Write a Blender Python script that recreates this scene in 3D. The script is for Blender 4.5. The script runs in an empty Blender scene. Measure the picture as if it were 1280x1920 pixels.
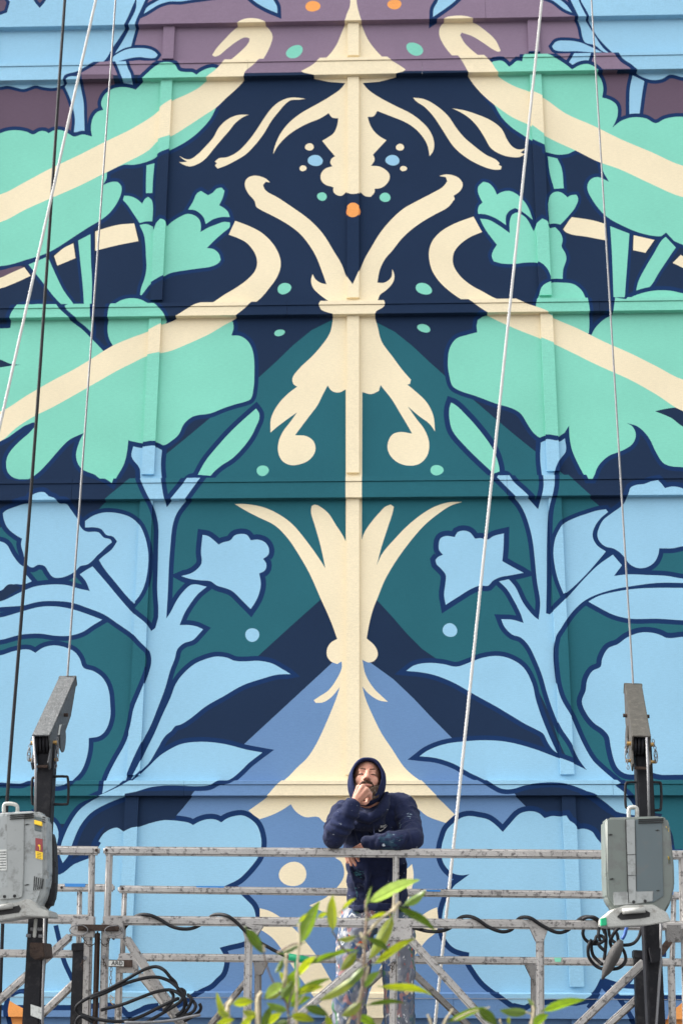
import bpy, bmesh, math, random
import numpy as np
from mathutils import Vector, Matrix, Quaternion
from mathutils.geometry import delaunay_2d_cdt

random.seed(7)
sc = bpy.context.scene
COL = sc.collection

# ---------------------------------------------------------------- camera
PITCH, YAW, ROLL, FPX = 0.315315, -0.034268, 0.003350, 2667.0
CAMZ, DIST = 1.6, 9.8            # eye height above the ground, metres to the wall
cp, sp, cy_, sy_, cr, sr = math.cos(PITCH), math.sin(PITCH), math.cos(YAW), math.sin(YAW), math.cos(ROLL), math.sin(ROLL)
FW = Vector((sy_*cp, cy_*cp, sp)); _rt = Vector((cy_, -sy_, 0)); _up = _rt.cross(FW)
RT = _rt*cr + _up*sr; UP = _up*cr - _rt*sr
CAM = Vector((0, -DIST, CAMZ))
cam_d = bpy.data.cameras.new('camera'); cam = bpy.data.objects.new('camera', cam_d); COL.objects.link(cam)
m = Matrix((RT, UP, -FW)).transposed().to_4x4(); m.translation = CAM; cam.matrix_world = m
cam_d.sensor_fit = 'VERTICAL'; cam_d.sensor_height = 36; cam_d.lens = FPX/1920*36
cam_d.clip_start = 0.1; cam_d.clip_end = 400
cam_d.dof.use_dof = True; cam_d.dof.focus_distance = 8.15; cam_d.dof.aperture_fstop = 2.5
sc.camera = cam

# ---------------------------------------------------------------- daylight: bright overcast, open shade
SUN_EL, SUN_AZ = math.radians(44), math.radians(11)       # low from the left, a little behind the wall plane: the wall is in its own shade
w = bpy.data.worlds.new('World'); sc.world = w; w.use_nodes = True
nt = w.node_tree; bg = nt.nodes['Background']
sky = nt.nodes.new('ShaderNodeTexSky'); sky.sky_type = 'NISHITA'; sky.sun_disc = False
sky.sun_elevation = SUN_EL; sky.sun_rotation = -math.pi/2 + SUN_AZ; sky.air_density = 1.0; sky.dust_density = 4.0; sky.ozone_density = 1.0
hs = nt.nodes.new('ShaderNodeHueSaturation'); hs.inputs['Saturation'].default_value = .14      # thin bright cloud: an almost neutral sky
nt.links.new(sky.outputs[0], hs.inputs['Color']); nt.links.new(hs.outputs[0], bg.inputs[0]); bg.inputs[1].default_value = 0.15
sun_d = bpy.data.lights.new('sun', 'SUN'); sun_d.energy = 1.5; sun_d.angle = math.radians(10); sun_d.color = (1, .94, .86)
sun = bpy.data.objects.new('sun', sun_d); COL.objects.link(sun)
sdir = Vector((-math.cos(SUN_EL)*math.cos(SUN_AZ), math.cos(SUN_EL)*math.sin(SUN_AZ), math.sin(SUN_EL)))
sun.rotation_euler = sdir.to_track_quat('Z', 'Y').to_euler(); sun.location = sdir*30
sc.view_settings.view_transform = 'Standard'; sc.view_settings.look = 'None'
sc.view_settings.exposure = 2.05; sc.view_settings.gamma = 1.0
try: sc.view_settings.use_curve_mapping = False
except Exception: pass

# ---------------------------------------------------------------- helpers
def U(x, y, Y):
    """world point on the vertical plane Y for a measured photo position (survey of the place)"""
    d = FW*FPX + RT*(x-640) + UP*(960-y)
    return CAM + d*((Y+DIST)/d.y)
def s2l(c):
    c = c/255.0
    return c/12.92 if c <= .04045 else ((c+.055)/1.055)**2.4
def tag(o, label=None, cat=None, group=None, kind=None):
    if label: o['label'] = label
    if cat: o['category'] = cat
    if group: o['group'] = group
    if kind: o['kind'] = kind
    return o
def empty(name, loc, label, cat, group=None):
    o = bpy.data.objects.new(name, None); COL.objects.link(o); o.location = loc; o.empty_display_size = .1
    return tag(o, label, cat, group)
def link(name, me, parent=None):
    o = bpy.data.objects.new(name, me); COL.objects.link(o)
    if parent is not None:
        o.parent = parent; o.matrix_parent_inverse = pworld(parent).inverted()
    return o
def pworld(o):
    M = Matrix.LocRotScale(o.location, o.rotation_euler, o.scale)
    return pworld(o.parent) @ o.matrix_parent_inverse @ M if o.parent else M
def bm_obj(name, bm, mats, parent=None, smooth=False):
    me = bpy.data.meshes.new(name); bm.normal_update(); bm.to_mesh(me); bm.free()
    for mt in (mats if isinstance(mats, (list, tuple)) else [mats]): me.materials.append(mt)
    if smooth: me.polygons.foreach_set('use_smooth', [p.area < .004 for p in me.polygons])
    return link(name, me, parent)

def mat(name, col, rough=.6, metal=0, bump=0, bscale=60, var=.06, vscale=6, spec=.5, dirt=None, dirt_amt=.5, dscale=9):
    """principled paint/metal with procedural colour drift, grain and optional grime flecks"""
    mt = bpy.data.materials.new(name); mt.use_nodes = True; t = mt.node_tree; b = t.nodes['Principled BSDF']
    L = t.links.new; N = t.nodes.new
    tc = N('ShaderNodeTexCoord'); geo = N('ShaderNodeNewGeometry')
    n1 = N('ShaderNodeTexNoise'); n1.inputs['Scale'].default_value = vscale; n1.inputs['Detail'].default_value = 6
    L(geo.outputs['Position'], n1.inputs['Vector'])
    mr = N('ShaderNodeMapRange'); mr.inputs[1].default_value = .3; mr.inputs[2].default_value = .7
    mr.inputs[3].default_value = 1-var; mr.inputs[4].default_value = 1+var; L(n1.outputs['Fac'], mr.inputs[0])
    mul = N('ShaderNodeMix'); mul.data_type = 'RGBA'; mul.blend_type = 'MULTIPLY'; mul.inputs[0].default_value = 1
    mul.inputs[6].default_value = (*col, 1); L(mr.outputs[0], mul.inputs[7])
    out = mul.outputs[2]
    if dirt is not None:
        n2 = N('ShaderNodeTexNoise'); n2.inputs['Scale'].default_value = dscale; n2.inputs['Detail'].default_value = 9; n2.inputs['Roughness'].default_value = .72
        L(geo.outputs['Position'], n2.inputs['Vector'])
        r2 = N('ShaderNodeMapRange'); r2.inputs[1].default_value = .52; r2.inputs[2].default_value = .62; r2.inputs[4].default_value = dirt_amt
        L(n2.outputs['Fac'], r2.inputs[0])
        mx = N('ShaderNodeMix'); mx.data_type = 'RGBA'; L(r2.outputs[0], mx.inputs[0]); L(out, mx.inputs[6]); mx.inputs[7].default_value = (*dirt, 1)
        out = mx.outputs[2]
    L(out, b.inputs['Base Color'])
    b.inputs['Roughness'].default_value = rough; b.inputs['Metallic'].default_value = metal
    b.inputs['Specular IOR Level'].default_value = spec
    if bump:
        n3 = N('ShaderNodeTexNoise'); n3.inputs['Scale'].default_value = bscale; n3.inputs['Detail'].default_value = 5
        L(geo.outputs['Position'], n3.inputs['Vector'])
        bp = N('ShaderNodeBump'); bp.inputs['Strength'].default_value = bump; bp.inputs['Distance'].default_value = .01
        L(n3.outputs['Fac'], bp.inputs['Height']); L(bp.outputs[0], b.inputs['Normal'])
    return mt

def paint(name, rgb, k=1.0):
    """flat exterior wall paint rolled over fine sheet grain"""
    col = tuple(min(.9, s2l(v)*k) for v in rgb)
    mt = bpy.data.materials.new(name); mt.use_nodes = True; t = mt.node_tree; b = t.nodes['Principled BSDF']
    L = t.links.new; N = t.nodes.new
    geo = N('ShaderNodeNewGeometry')
    mp = N('ShaderNodeMapping'); mp.inputs['Scale'].default_value = (26, 26, 150); L(geo.outputs['Position'], mp.inputs[0])
    fine = N('ShaderNodeTexNoise'); fine.inputs['Scale'].default_value = 1; fine.inputs['Detail'].default_value = 4; L(mp.outputs[0], fine.inputs['Vector'])
    spk = N('ShaderNodeTexNoise'); spk.inputs['Scale'].default_value = 170; spk.inputs['Detail'].default_value = 3; L(geo.outputs['Position'], spk.inputs['Vector'])
    big = N('ShaderNodeTexNoise'); big.inputs['Scale'].default_value = 1.7; big.inputs['Detail'].default_value = 5; L(geo.outputs['Position'], big.inputs['Vector'])
    def rng(src, a, c, lo, hi):
        r = N('ShaderNodeMapRange'); r.inputs[1].default_value = a; r.inputs[2].default_value = c; r.inputs[3].default_value = lo; r.inputs[4].default_value = hi
        L(src, r.inputs[0]); return r.outputs[0]
    def mulm(a, c):
        q = N('ShaderNodeMath'); q.operation = 'MULTIPLY'; L(a, q.inputs[0]); L(c, q.inputs[1]); return q.outputs[0]
    v = mulm(mulm(rng(fine.outputs['Fac'], .3, .7, .955, 1.045), rng(big.outputs['Fac'], .3, .7, .95, 1.05)), rng(spk.outputs['Fac'], .3, .7, .93, 1.07))
    mul = N('ShaderNodeMix'); mul.data_type = 'RGBA'; mul.blend_type = 'MULTIPLY'; mul.inputs[0].default_value = 1
    mul.inputs[6].default_value = (*col, 1); L(v, mul.inputs[7]); L(mul.outputs[2], b.inputs['Base Color'])
    b.inputs['Roughness'].default_value = .8; b.inputs['Specular IOR Level'].default_value = .12
    bp = N('ShaderNodeBump'); bp.inputs['Strength'].default_value = .12; bp.inputs['Distance'].default_value = .004
    L(fine.outputs['Fac'], bp.inputs['Height']); L(bp.outputs[0], b.inputs['Normal'])
    return mt
# ================================================================ the painted wall
PK = 0.80
PAINT = {'N': ((31, 50, 78), 'navy_paint'), 'O': ((24, 54, 99), 'outline_blue_paint'), 'B': ((158, 206, 232), 'light_blue_paint'),
 'M': ((138, 218, 194), 'mint_paint'), 'C': ((250, 234, 199), 'cream_paint'), 'T': ((42, 104, 116), 'teal_paint'),
 'S': ((111, 146, 189), 'slate_blue_paint'), 'P': ((144, 124, 144), 'mauve_paint'), 'Q': ((106, 88, 104), 'plum_paint'), 'R': ((255, 172, 98), 'orange_paint')}
PKEYS = list(PAINT)
PMATS = [paint(PAINT[k][1], PAINT[k][0], PK) for k in PKEYS]

# painted outlines, as surveyed on the photograph (pixels); one line per colour field: colour, width of its blue line, points
MURAL = """
P 0 -80,-80 1360,-80 1360,137 1280,136 640,142 0,152 -80,153
Q 0 -80,150 215,147 215,260 -80,270
Q 0 1080,139 1360,135 1360,250 1080,250
T 0 622,600 486,707 320,845 205,935 150,985 -80,1000 -80,1500 120,1545 240,1465 300,1385 400,1310 484,1230 600,1125 640,1090 680,1100 707,1126 825,1240 900,1252 980,1240 1030,1340 1060,1420 1110,1470 1200,1520 1360,1600 1360,1000 1180,990 1122,948 1060,893 960,812 835,706 703,603
S 0 640,1225 620,1245 458,1395 380,1470 330,1530 250,1600 -80,1860 -80,2100 1360,2100 1360,1880 1060,1600 985,1512 848,1385 695,1243
=
B 6 -80,-80 258,-80 258,2 250,22 240,45 225,70 210,92 198,112 183,122 165,132 146,142 124,149 120,158 110,163 98,165 80,163 67,160 55,164 45,167 30,164 15,161 0,163 -80,160
B 6 264,-80 279,-80 279,-5 267,25 258,45 252,65 246,87 232,91 216,100 230,78 245,50 258,22
B 6 212,108 222,100 240,92 260,90 280,92 292,98 296,103 292,108 280,109 262,107 240,110 225,114 212,117
B 6 217,120 237,117 242,135 248,148 249,160 233,157 228,145 222,130
B 6 272,34 278,22 292,13 308,3 320,-8 430,-8 415,0 390,4 360,8 340,11 320,11 300,17 285,26
B 6 131,152 150,151 152,165 157,190 158,215 159,246 139,248 141,225 138,205 130,180 122,163
B 7 464,-20 508,-20 512,5 520,20 521,33 500,24 480,12 462,-4
B 7 811,40 812,25 820,10 825,-20 880,-20 850,12 830,27
B 6 1020,-8 1045,6 1060,18 1070,32 1055,25 1035,10 1015,2 990,-6
B 6 1063,-80 1078,-80 1078,-5 1085,15 1095,35 1110,60 1130,90 1140,99 1130,97 1115,85 1097,80 1093,75 1087,50 1078,30 1065,0
B 6 1034,87 1042,78 1060,76 1085,79 1105,87 1128,98 1110,98 1080,96 1050,96 1038,93
B 7 1084,-80 1360,-80 1360,155 1280,145 1255,140 1240,148 1222,150 1207,146 1195,140 1180,128 1165,118 1155,106 1140,92 1120,70 1105,45 1098,30 1085,5
B 6 1077,101 1108,100 1103,115 1100,124 1085,125 1072,131 1064,125 1072,112
B 7 1185,141 1207,152 1203,175 1198,213 1179,216 1179,190 1180,165
=
Q 6 -80,12 0,9 12,8 16,13 12,27 0,31 -80,36
Q 6 70,-10 86,-10 84,6 78,14 72,6
=
M 7 -80,258 0,250 12,246 30,244 50,247 63,252 75,246 85,246 92,250 100,245 115,244 128,250 139,256 155,252 173,256 171,240 175,220 183,210 194,206 190,195 195,180 205,170 220,164 240,164 255,168 265,158 275,148 300,128 315,125 330,129 337,140 352,143 362,143 370,148 378,142 395,135 405,135 425,150 405,202 395,222 380,240 360,258 340,271 320,281 300,289 290,297 270,305 250,309 232,309 201,323 200,335 193,347 210,341 222,342 228,350 228,360 220,380 205,400 190,412 165,427 130,450 105,466 85,476 50,487 20,496 0,499 -80,505
M 7 910,150 920,125 930,122 940,122 953,133 960,128 967,122 977,123 980,112 990,107 1010,107 1025,110 1045,120 1060,130 1070,138 1085,130 1100,128 1113,134 1125,147 1130,165 1128,183 1142,187 1155,197 1157,215 1152,230 1147,239 1165,226 1185,220 1210,222 1228,231 1245,223 1265,219 1280,219 1360,225 1360,470 1290,462 1265,453 1247,443 1230,443 1200,437 1170,425 1135,405 1110,375 1100,350 1107,336 1120,332 1141,341 1130,322 1122,300 1080,282 1065,288 1045,290 1022,285 1021,275 995,263 975,250 960,240 940,220 925,195 910,175
=
Q 0 -80,508 0,507 40,499 46,501 0,520 -80,540
C 0 179,434 200,427 225,421 252,419 260,452 220,460 179,470
C 0 102,480 120,465 138,456 142,484 108,498
C 0 -80,555 0,521 25,510 46,501 58,517 30,530 0,541 -80,575
C 0 1055,430 1070,407 1110,413 1134,420 1137,451 1100,444 1061,436
C 0 1187,441 1226,450 1209,474 1186,469
C 0 1260,493 1275,478 1300,490 1360,520 1360,535 1300,510
=
M 6 147,451 170,439 171,490 173,530 172,575 172,600 175,615 174,629 160,620 145,610 133,597 125,580 140,573 158,573 156,540 152,500
M 6 54,496 90,481 105,515 120,545 138,570 141,576 124,576 120,574 105,560 85,535 65,510
M 6 275,310 290,306 287,340 286,362 274,362 274,340
M 6 233,367 245,368 258,374 267,382 272,373 278,369 284,374 287,385 286,415 275,415 262,418 250,400 240,385 231,375
M 7 353,393 362,378 370,362 377,358 385,363 390,366 398,362 408,353 416,352 421,358 418,370 411,385 420,390 428,398 431,407 415,407 400,411 386,420 382,408 375,400 365,394
M 7 262,422 275,420 287,425 289,435 295,420 302,413 310,416 313,425 320,418 335,408 352,401 365,404 374,412 377,425 376,435 390,427 405,421 420,416 431,417 431,425 420,435 405,448 388,465 400,467 410,475 414,487 410,493 395,500 375,503 340,508 320,512 310,517 295,525 280,535 270,548 265,554 263,552 265,540 272,520 275,500 274,480 273,460 270,440
M 6 1026,293 1044,297 1052,315 1056,353 1038,354 1030,325
M 6 1029,370 1035,362 1045,359 1055,363 1063,370 1070,366 1080,365 1083,372 1078,388 1065,405 1050,421 1040,419 1029,420
M 6 896,350 896,362 904,380 898,385 895,395 896,401 910,402 930,410 948,422 948,405 955,395 965,390 980,398 998,412 990,390 980,375 965,362 955,358 940,360 931,365 925,353 915,343 905,341
M 7 899,410 915,412 935,423 955,437 955,415 960,402 970,398 985,408 1000,434 1005,422 1015,413 1025,418 1030,428 1040,426 1050,437 1054,450 1052,462 1059,475 1061,485 1055,505 1054,525 1036,528 1034,526 1025,507 1010,494 990,492 960,495 940,494 925,490 921,480 924,470 931,459 920,445 908,428
M 6 1143,424 1179,438 1176,480 1173,520 1170,560 1168,575 1150,575 1148,520 1146,470
M 6 1191,550 1195,530 1210,500 1225,475 1240,450 1247,444 1266,464 1255,480 1235,510 1215,540 1195,549
=
M 8 -80,620 0,616 20,615 23,597 30,585 42,574 60,571 78,570 95,573 105,574 115,585 135,603 155,618 172,635 182,645 194,658 330,620 433,598 437,605 438,615 434,629 450,630 465,640 473,655 476,670 477,700 475,730 470,748 460,753 445,757 420,765 395,775 362,781 345,795 335,815 320,828 310,834 294,835 292,831 266,831 264,836 250,830 241,825 238,850 232,872 220,893 217,900 213,911 199,902 187,897 178,890 165,885 155,880 147,870 143,855 146,838 152,822 158,812 150,815 130,825 110,845 90,868 70,888 52,899 40,899 25,895 15,885 12,870 15,855 25,840 40,825 55,812 72,793 62,792 0,828 -80,872
M 7 212,648 205,635 202,618 204,600 208,580 216,570 230,562 248,559 265,562 280,570 288,573 300,583 308,592 313,603 290,640
M 7 1030,625 1003,585 1003,575 1010,553 1015,540 1030,531 1055,530 1075,533 1090,545 1097,560 1102,580 1104,605 1103,625
M 8 910,592 895,600 893,612 894,623 875,628 855,635 843,652 839,680 842,705 848,724 860,732 890,742 930,757 960,766 975,775 988,795 1000,812 1015,822 1021,821 1048,821 1066,798 1067,820 1072,845 1083,870 1095,893 1100,903 1108,903 1113,893 1120,875 1140,855 1165,845 1185,832 1191,815 1185,800 1174,793 1195,800 1215,820 1230,850 1245,870 1280,876 1360,880 1360,560 1280,550 1255,545 1225,545 1195,552 1178,560 1170,568 1150,565 1147,590 1130,600 1115,615 1108,628 1050,620
=
N 0 -80,655 0,674 20,682 40,684 20,686 0,689 -80,700
N 0 1227,771 1250,766 1270,765 1290,778 1360,815 1360,850 1280,800 1258,784 1240,776
C 0 -80,402 0,365 50,340 91,318 150,290 197,266 250,240 298,208 302,203 325,188 350,177 372,165 390,150 407,137 425,118 445,102 467,78 468,72 460,70 445,77 425,92 410,104 402,106 398,103 405,92 420,75 440,55 455,45 475,42 495,47 507,58 511,68 507,85 497,105 490,116 475,130 460,143 458,150 445,165 425,183 405,202 385,215 350,238 320,256 297,264 280,281 230,308 190,328 150,348 100,370 50,392 0,417 -80,455
C 0 938,95 935,97 928,95 905,80 885,68 865,61 862,66 870,80 885,95 900,107 920,125 930,140 960,160 992,172 1017,183 1060,213 1110,235 1165,262 1220,285 1280,311 1360,345 1360,405 1280,370 1220,345 1160,317 1120,303 1080,283 1021,255 992,235 960,220 935,203 910,183 890,162 878,145 862,118 845,102 830,82 823,65 825,50 835,41 850,38 870,38 890,44 910,58 928,75
C 0 441,414 465,423 490,436 510,455 522,475 526,490 525,505 518,522 505,540 490,558 478,568 470,575 455,588 440,599 420,610 395,625 370,637 345,648 320,658 302,662 275,668 250,680 220,695 190,712 150,735 100,763 60,783 30,803 0,828 -80,872 -80,815 0,772 50,742 100,713 140,692 170,674 212,648 250,632 277,622 300,610 320,604 333,597 365,578 397,568 420,553 445,538 465,523 478,508 482,495 480,480 475,470 462,455 445,446 429,440
C 0 887,406 903,435 880,445 860,460 850,475 849,495 860,515 880,533 905,547 930,560 960,565 985,575 1020,587 1038,597 1080,615 1130,640 1180,662 1230,687 1280,712 1360,750 1360,818 1280,771 1230,740 1180,712 1120,685 1042,647 1010,634 960,614 910,590 877,568 862,560 845,548 825,530 810,508 804,485 804,470 810,452 825,435 850,420
=
M 9 371,890 385,865 405,840 430,812 455,788 480,766 486,775 486,785 480,800 470,820 455,840 435,860 415,873 402,884 395,892
M 10 845,755 850,757 875,780 905,815 925,845 935,875 936,884 925,888 900,865 870,835 848,808 842,785 842,765
B 9 12,957 30,950 45,945 58,943 62,935 75,928 88,928 95,935 105,938 112,944 125,945 133,955 140,965 147,975 150,985 160,996 185,998 195,1008 208,1012 210,1017 200,1025 190,1035 182,1042 175,1050 165,1058 150,1062 143,1070 130,1078 115,1083 100,1082 90,1070 85,1062 72,1059 62,1064 55,1062 48,1052 45,1040 40,1020 42,1010 30,1003 15,990 8,975 6,962
B 9 -80,1010 0,1015 12,1020 24,1040 38,1058 48,1064 45,1072 60,1090 44,1096 30,1095 15,1100 0,1108 -80,1130
B 9 174,1062 200,1092 225,1122 250,1150 278,1174 286,1190 284,1224 265,1206 250,1190 222,1170 195,1152 165,1140 135,1130 105,1127 75,1128 40,1136 -80,1165 -80,1140 0,1128 40,1110 65,1100 95,1096 125,1097 150,1104 169,1108 160,1088 150,1077 160,1070
B 8 160,977 175,967 195,961 220,962 245,970 262,985 272,1005 279,1035 279,1065 272,1100 262,1120 252,1132 240,1120 215,1090 195,1065 186,1050 195,1042 210,1030 220,1015 212,1006 200,1003 190,992 180,989 160,989
B 9 -80,1170 0,1158 40,1147 75,1138 105,1137 135,1142 160,1150 192,1162 175,1172 155,1185 130,1192 105,1192 75,1188 40,1190 0,1200 -80,1212
B 9 -80,1222 0,1229 30,1220 55,1218 67,1224 80,1215 100,1210 120,1213 140,1222 150,1235 157,1252 175,1258 192,1270 203,1290 207,1320 207,1345 198,1370 187,1380 167,1384 166,1405 160,1430 152,1447 140,1460 125,1473 100,1476 75,1471 60,1466 45,1471 30,1471 0,1469 -80,1466
B 9 250,837 266,840 291,838 304,844 302,870 304,900 308,930 313,951 325,936 345,912 358,897 381,897 366,916 350,938 332,962 324,985 320,1020 317,1060 315,1110 312,1160 320,1148 332,1125 345,1108 360,1096 388,1100 372,1113 355,1135 345,1152 337,1172 355,1172 370,1175 381,1180 372,1190 362,1200 345,1206 333,1217 328,1235 320,1255 310,1290 295,1330 283,1360 270,1385 255,1415 240,1450 235,1465 195,1490 200,1462 215,1430 236,1392 246,1360 252,1330 265,1298 279,1262 284,1240 281,1222 268,1205 283,1184 292,1176 295,1100 297,1020 297,985 290,955 275,925 264,897 262,878 247,856
B 10 380,1003 390,1005 400,1012 410,1021 418,1017 432,1013 440,1004 452,1001 463,1003 470,1013 485,1012 497,1017 504,1028 503,1040 493,1048 499,1056 499,1065 495,1071 486,1075 489,1095 485,1115 478,1130 470,1142 455,1127 435,1108 420,1102 407,1098 395,1090 375,1088 355,1085 340,1080 358,1075 370,1067 378,1056 377,1035
B 9 320,1308 330,1282 345,1262 365,1245 385,1236 405,1231 425,1233 440,1239 460,1240 485,1239 510,1244 530,1255 545,1264 520,1265 490,1273 455,1285 420,1305 385,1325 360,1345 340,1358 328,1362 322,1370 310,1380 295,1405 280,1430 270,1440 246,1462 262,1432 275,1405 290,1375 305,1340
B 9 322,1403 340,1395 370,1391 400,1392 430,1397 460,1405 492,1411 480,1420 465,1432 452,1445 430,1462 410,1466 395,1474 375,1476 340,1475 310,1475 285,1478 262,1485 240,1492 205,1505 170,1525 150,1550 135,1585 128,1605 118,1618 112,1600 120,1570 133,1542 150,1518 175,1500 215,1482 248,1464 275,1441 300,1417
B 10 822,1020 825,1010 835,1005 852,1007 857,998 867,995 880,998 890,1010 902,1009 912,1012 925,1005 944,1000 943,1030 941,1052 960,1063 981,1074 960,1078 935,1083 922,1090 915,1098 900,1098 885,1103 860,1118 835,1134 832,1115 835,1090 835,1078 825,1065 818,1058 816,1050 820,1045 830,1040 823,1032
B 9 1013,830 1022,826 1048,828 1058,822 1060,846 1050,860 1042,875 1038,890 1037,915 1033,935 1028,955 1025,1000 1024,1100 1023,1150 1030,1152 1063,1120 1090,1090 1120,1060 1148,1040 1165,1060 1150,1080 1175,1077 1210,1078 1250,1080 1280,1085 1360,1092 1360,1102 1280,1093 1230,1093 1190,1098 1150,1105 1110,1118 1090,1130 1070,1150 1050,1180 1040,1197 1040,1270 1050,1310 1070,1345 1090,1390 1110,1425 1125,1440 1160,1470 1145,1478 1110,1455 1085,1425 1070,1395 1050,1365 1035,1330 1025,1300 1015,1265 1005,1240 990,1210 975,1195 960,1190 945,1175 939,1161 960,1162 981,1168 975,1150 965,1130 950,1105 935,1090 953,1086 965,1100 980,1130 1000,1155 1009,1162 1012,1130 1006,1090 1002,1050 998,1015 991,985 982,960 972,943 955,925 930,900 935,892 948,892 960,907 985,930 1008,955 1017,915 1015,890 1012,860
B 8 1055,983 1075,972 1100,963 1120,957 1135,955 1139,960 1125,972 1113,990 1110,1005 1118,1022 1135,1034 1120,1052 1095,1080 1063,1110 1055,1115 1045,1090 1038,1060 1036,1035 1040,1010 1047,995
B 9 1179,919 1190,914 1205,912 1215,908 1230,905 1237,912 1243,920 1255,917 1275,920 1290,930 1360,940 1360,1010 1280,1024 1260,1028 1235,1028 1233,1040 1225,1055 1210,1064 1195,1065 1180,1058 1170,1045 1160,1035 1148,1028 1135,1025 1123,1015 1119,1003 1122,990 1130,975 1145,963 1168,945 1175,930
B 9 1102,1128 1120,1118 1150,1110 1190,1104 1240,1102 1360,1105 1360,1168 1280,1163 1230,1160 1180,1160 1150,1153 1120,1138
B 10 1360,1195 1280,1194 1248,1196 1240,1192 1225,1187 1200,1186 1175,1195 1157,1208 1140,1215 1128,1235 1125,1250 1110,1258 1100,1275 1097,1295 1090,1315 1097,1335 1112,1355 1130,1368 1140,1380 1144,1400 1150,1425 1157,1440 1170,1450 1190,1452 1210,1447 1240,1453 1360,1448
B 9 761,1258 775,1248 800,1243 830,1245 855,1250 880,1242 905,1233 935,1230 960,1237 981,1252 997,1282 1004,1312 1016,1348 1030,1382 1044,1412 1035,1405 1025,1390 1018,1376 1005,1368 985,1358 960,1343 930,1325 890,1303 850,1280 815,1266 785,1260
B 9 786,1418 800,1408 830,1396 870,1390 910,1388 950,1391 1000,1404 1040,1419 1075,1432 1105,1447 1135,1465 1180,1500 1195,1530 1150,1520 1110,1492 1080,1478 1050,1470 1010,1470 980,1475 960,1481 940,1481 922,1472 905,1461 880,1449 850,1432 815,1421
=
N 0 -80,1130 0,1111 16,1096 36,1099 40,1103 20,1115 0,1128 -80,1145
B 10 185,1578 195,1563 207,1555 220,1552 233,1560 247,1553 262,1550 280,1543 300,1538 320,1538 340,1540 355,1543 362,1547 375,1540 390,1536 405,1537 415,1542 425,1535 440,1530 455,1529 470,1536 482,1548 489,1568 490,1585 485,1605 475,1620 462,1635 448,1648 420,1662 445,1672 460,1685 475,1702 480,1725 478,1745 470,1758 455,1766 430,1772 412,1777 421,1795 420,1810 415,1825 405,1835 395,1845 375,1855 360,1864 335,1880 310,1886 285,1882 265,1889 245,1898 230,1884 140,1884 -80,1884 -80,1640 112,1640 140,1620 172,1604
B 10 827,1590 832,1570 838,1555 850,1543 865,1533 878,1530 895,1532 915,1537 930,1548 942,1560 955,1545 975,1525 995,1521 1010,1525 1020,1534 1035,1530 1050,1531 1060,1530 1067,1540 1075,1545 1082,1555 1095,1554 1110,1560 1118,1572 1150,1600 1262,1594 1360,1594 1360,1864 1160,1866 1140,1852 1125,1834 1112,1858 1095,1872 1020,1874 990,1880 975,1888 958,1880 940,1867 925,1857 905,1840 890,1820 879,1800 879,1786 865,1783 850,1777 838,1765 830,1745 828,1725 832,1700 840,1680 850,1662 865,1650 880,1639 865,1641 848,1637 835,1625 828,1610
B 8 -80,1540 30,1530 60,1525 100,1540 110,1560 104,1600 108,1652 -80,1652
=
C 0 657,-80 668,-80 668,0 669,15 674,36 677,45 690,75 705,95 720,110 735,122 748,130 760,138 755,142 570,144 565,141 585,130 605,113 615,105 630,85 640,62 648,42 650,35 656,20 657,0
C 0 649,141 649,150 640,165 620,180 600,192 580,203 560,215 540,232 525,252 515,275 512,289 520,275 535,258 555,243 580,230 600,222 616,212 622,220 634,222 632,235 625,250 614,258 604,264 615,278 628,293 621,298 619,305 623,312 610,316 602,325 601,335 608,345 625,351 625,360 632,366 640,367 649,360 652,365 662,367 672,365 675,360 685,368 695,369 702,360 702,354 715,352 728,340 730,328 722,318 710,312 695,311 701,303 702,297 699,290 710,278 724,263 712,256 700,245 692,230 689,219 700,218 707,208 730,217 765,232 785,248 800,270 805,293 812,282 813,265 805,245 790,228 770,213 740,198 710,182 690,168 678,152 675,141
C 0 336,292 345,297 355,299 370,290 385,275 400,258 410,240 425,225 445,216 466,215 455,220 440,232 430,245 415,262 400,280 385,298 370,308 355,312 345,309 336,304 345,304 351,303 343,298
C 0 403,303 410,297 425,295 445,285 465,265 480,245 495,222 510,202 525,190 545,183 573,185 560,187 545,188 535,195 522,210 508,228 495,250 478,272 460,290 440,302 420,312 408,316 403,310 407,306
C 0 774,183 795,186 820,200 840,218 855,240 870,258 890,275 910,290 930,300 936,306 934,309 940,312 938,318 925,318 900,310 870,293 850,275 830,245 812,218 795,200 780,190
C 0 847,203 870,207 895,215 920,226 940,242 950,262 960,275 970,280 985,279 975,286 983,289 975,294 955,294 940,290 920,278 908,258 895,238 880,222 862,210
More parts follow.
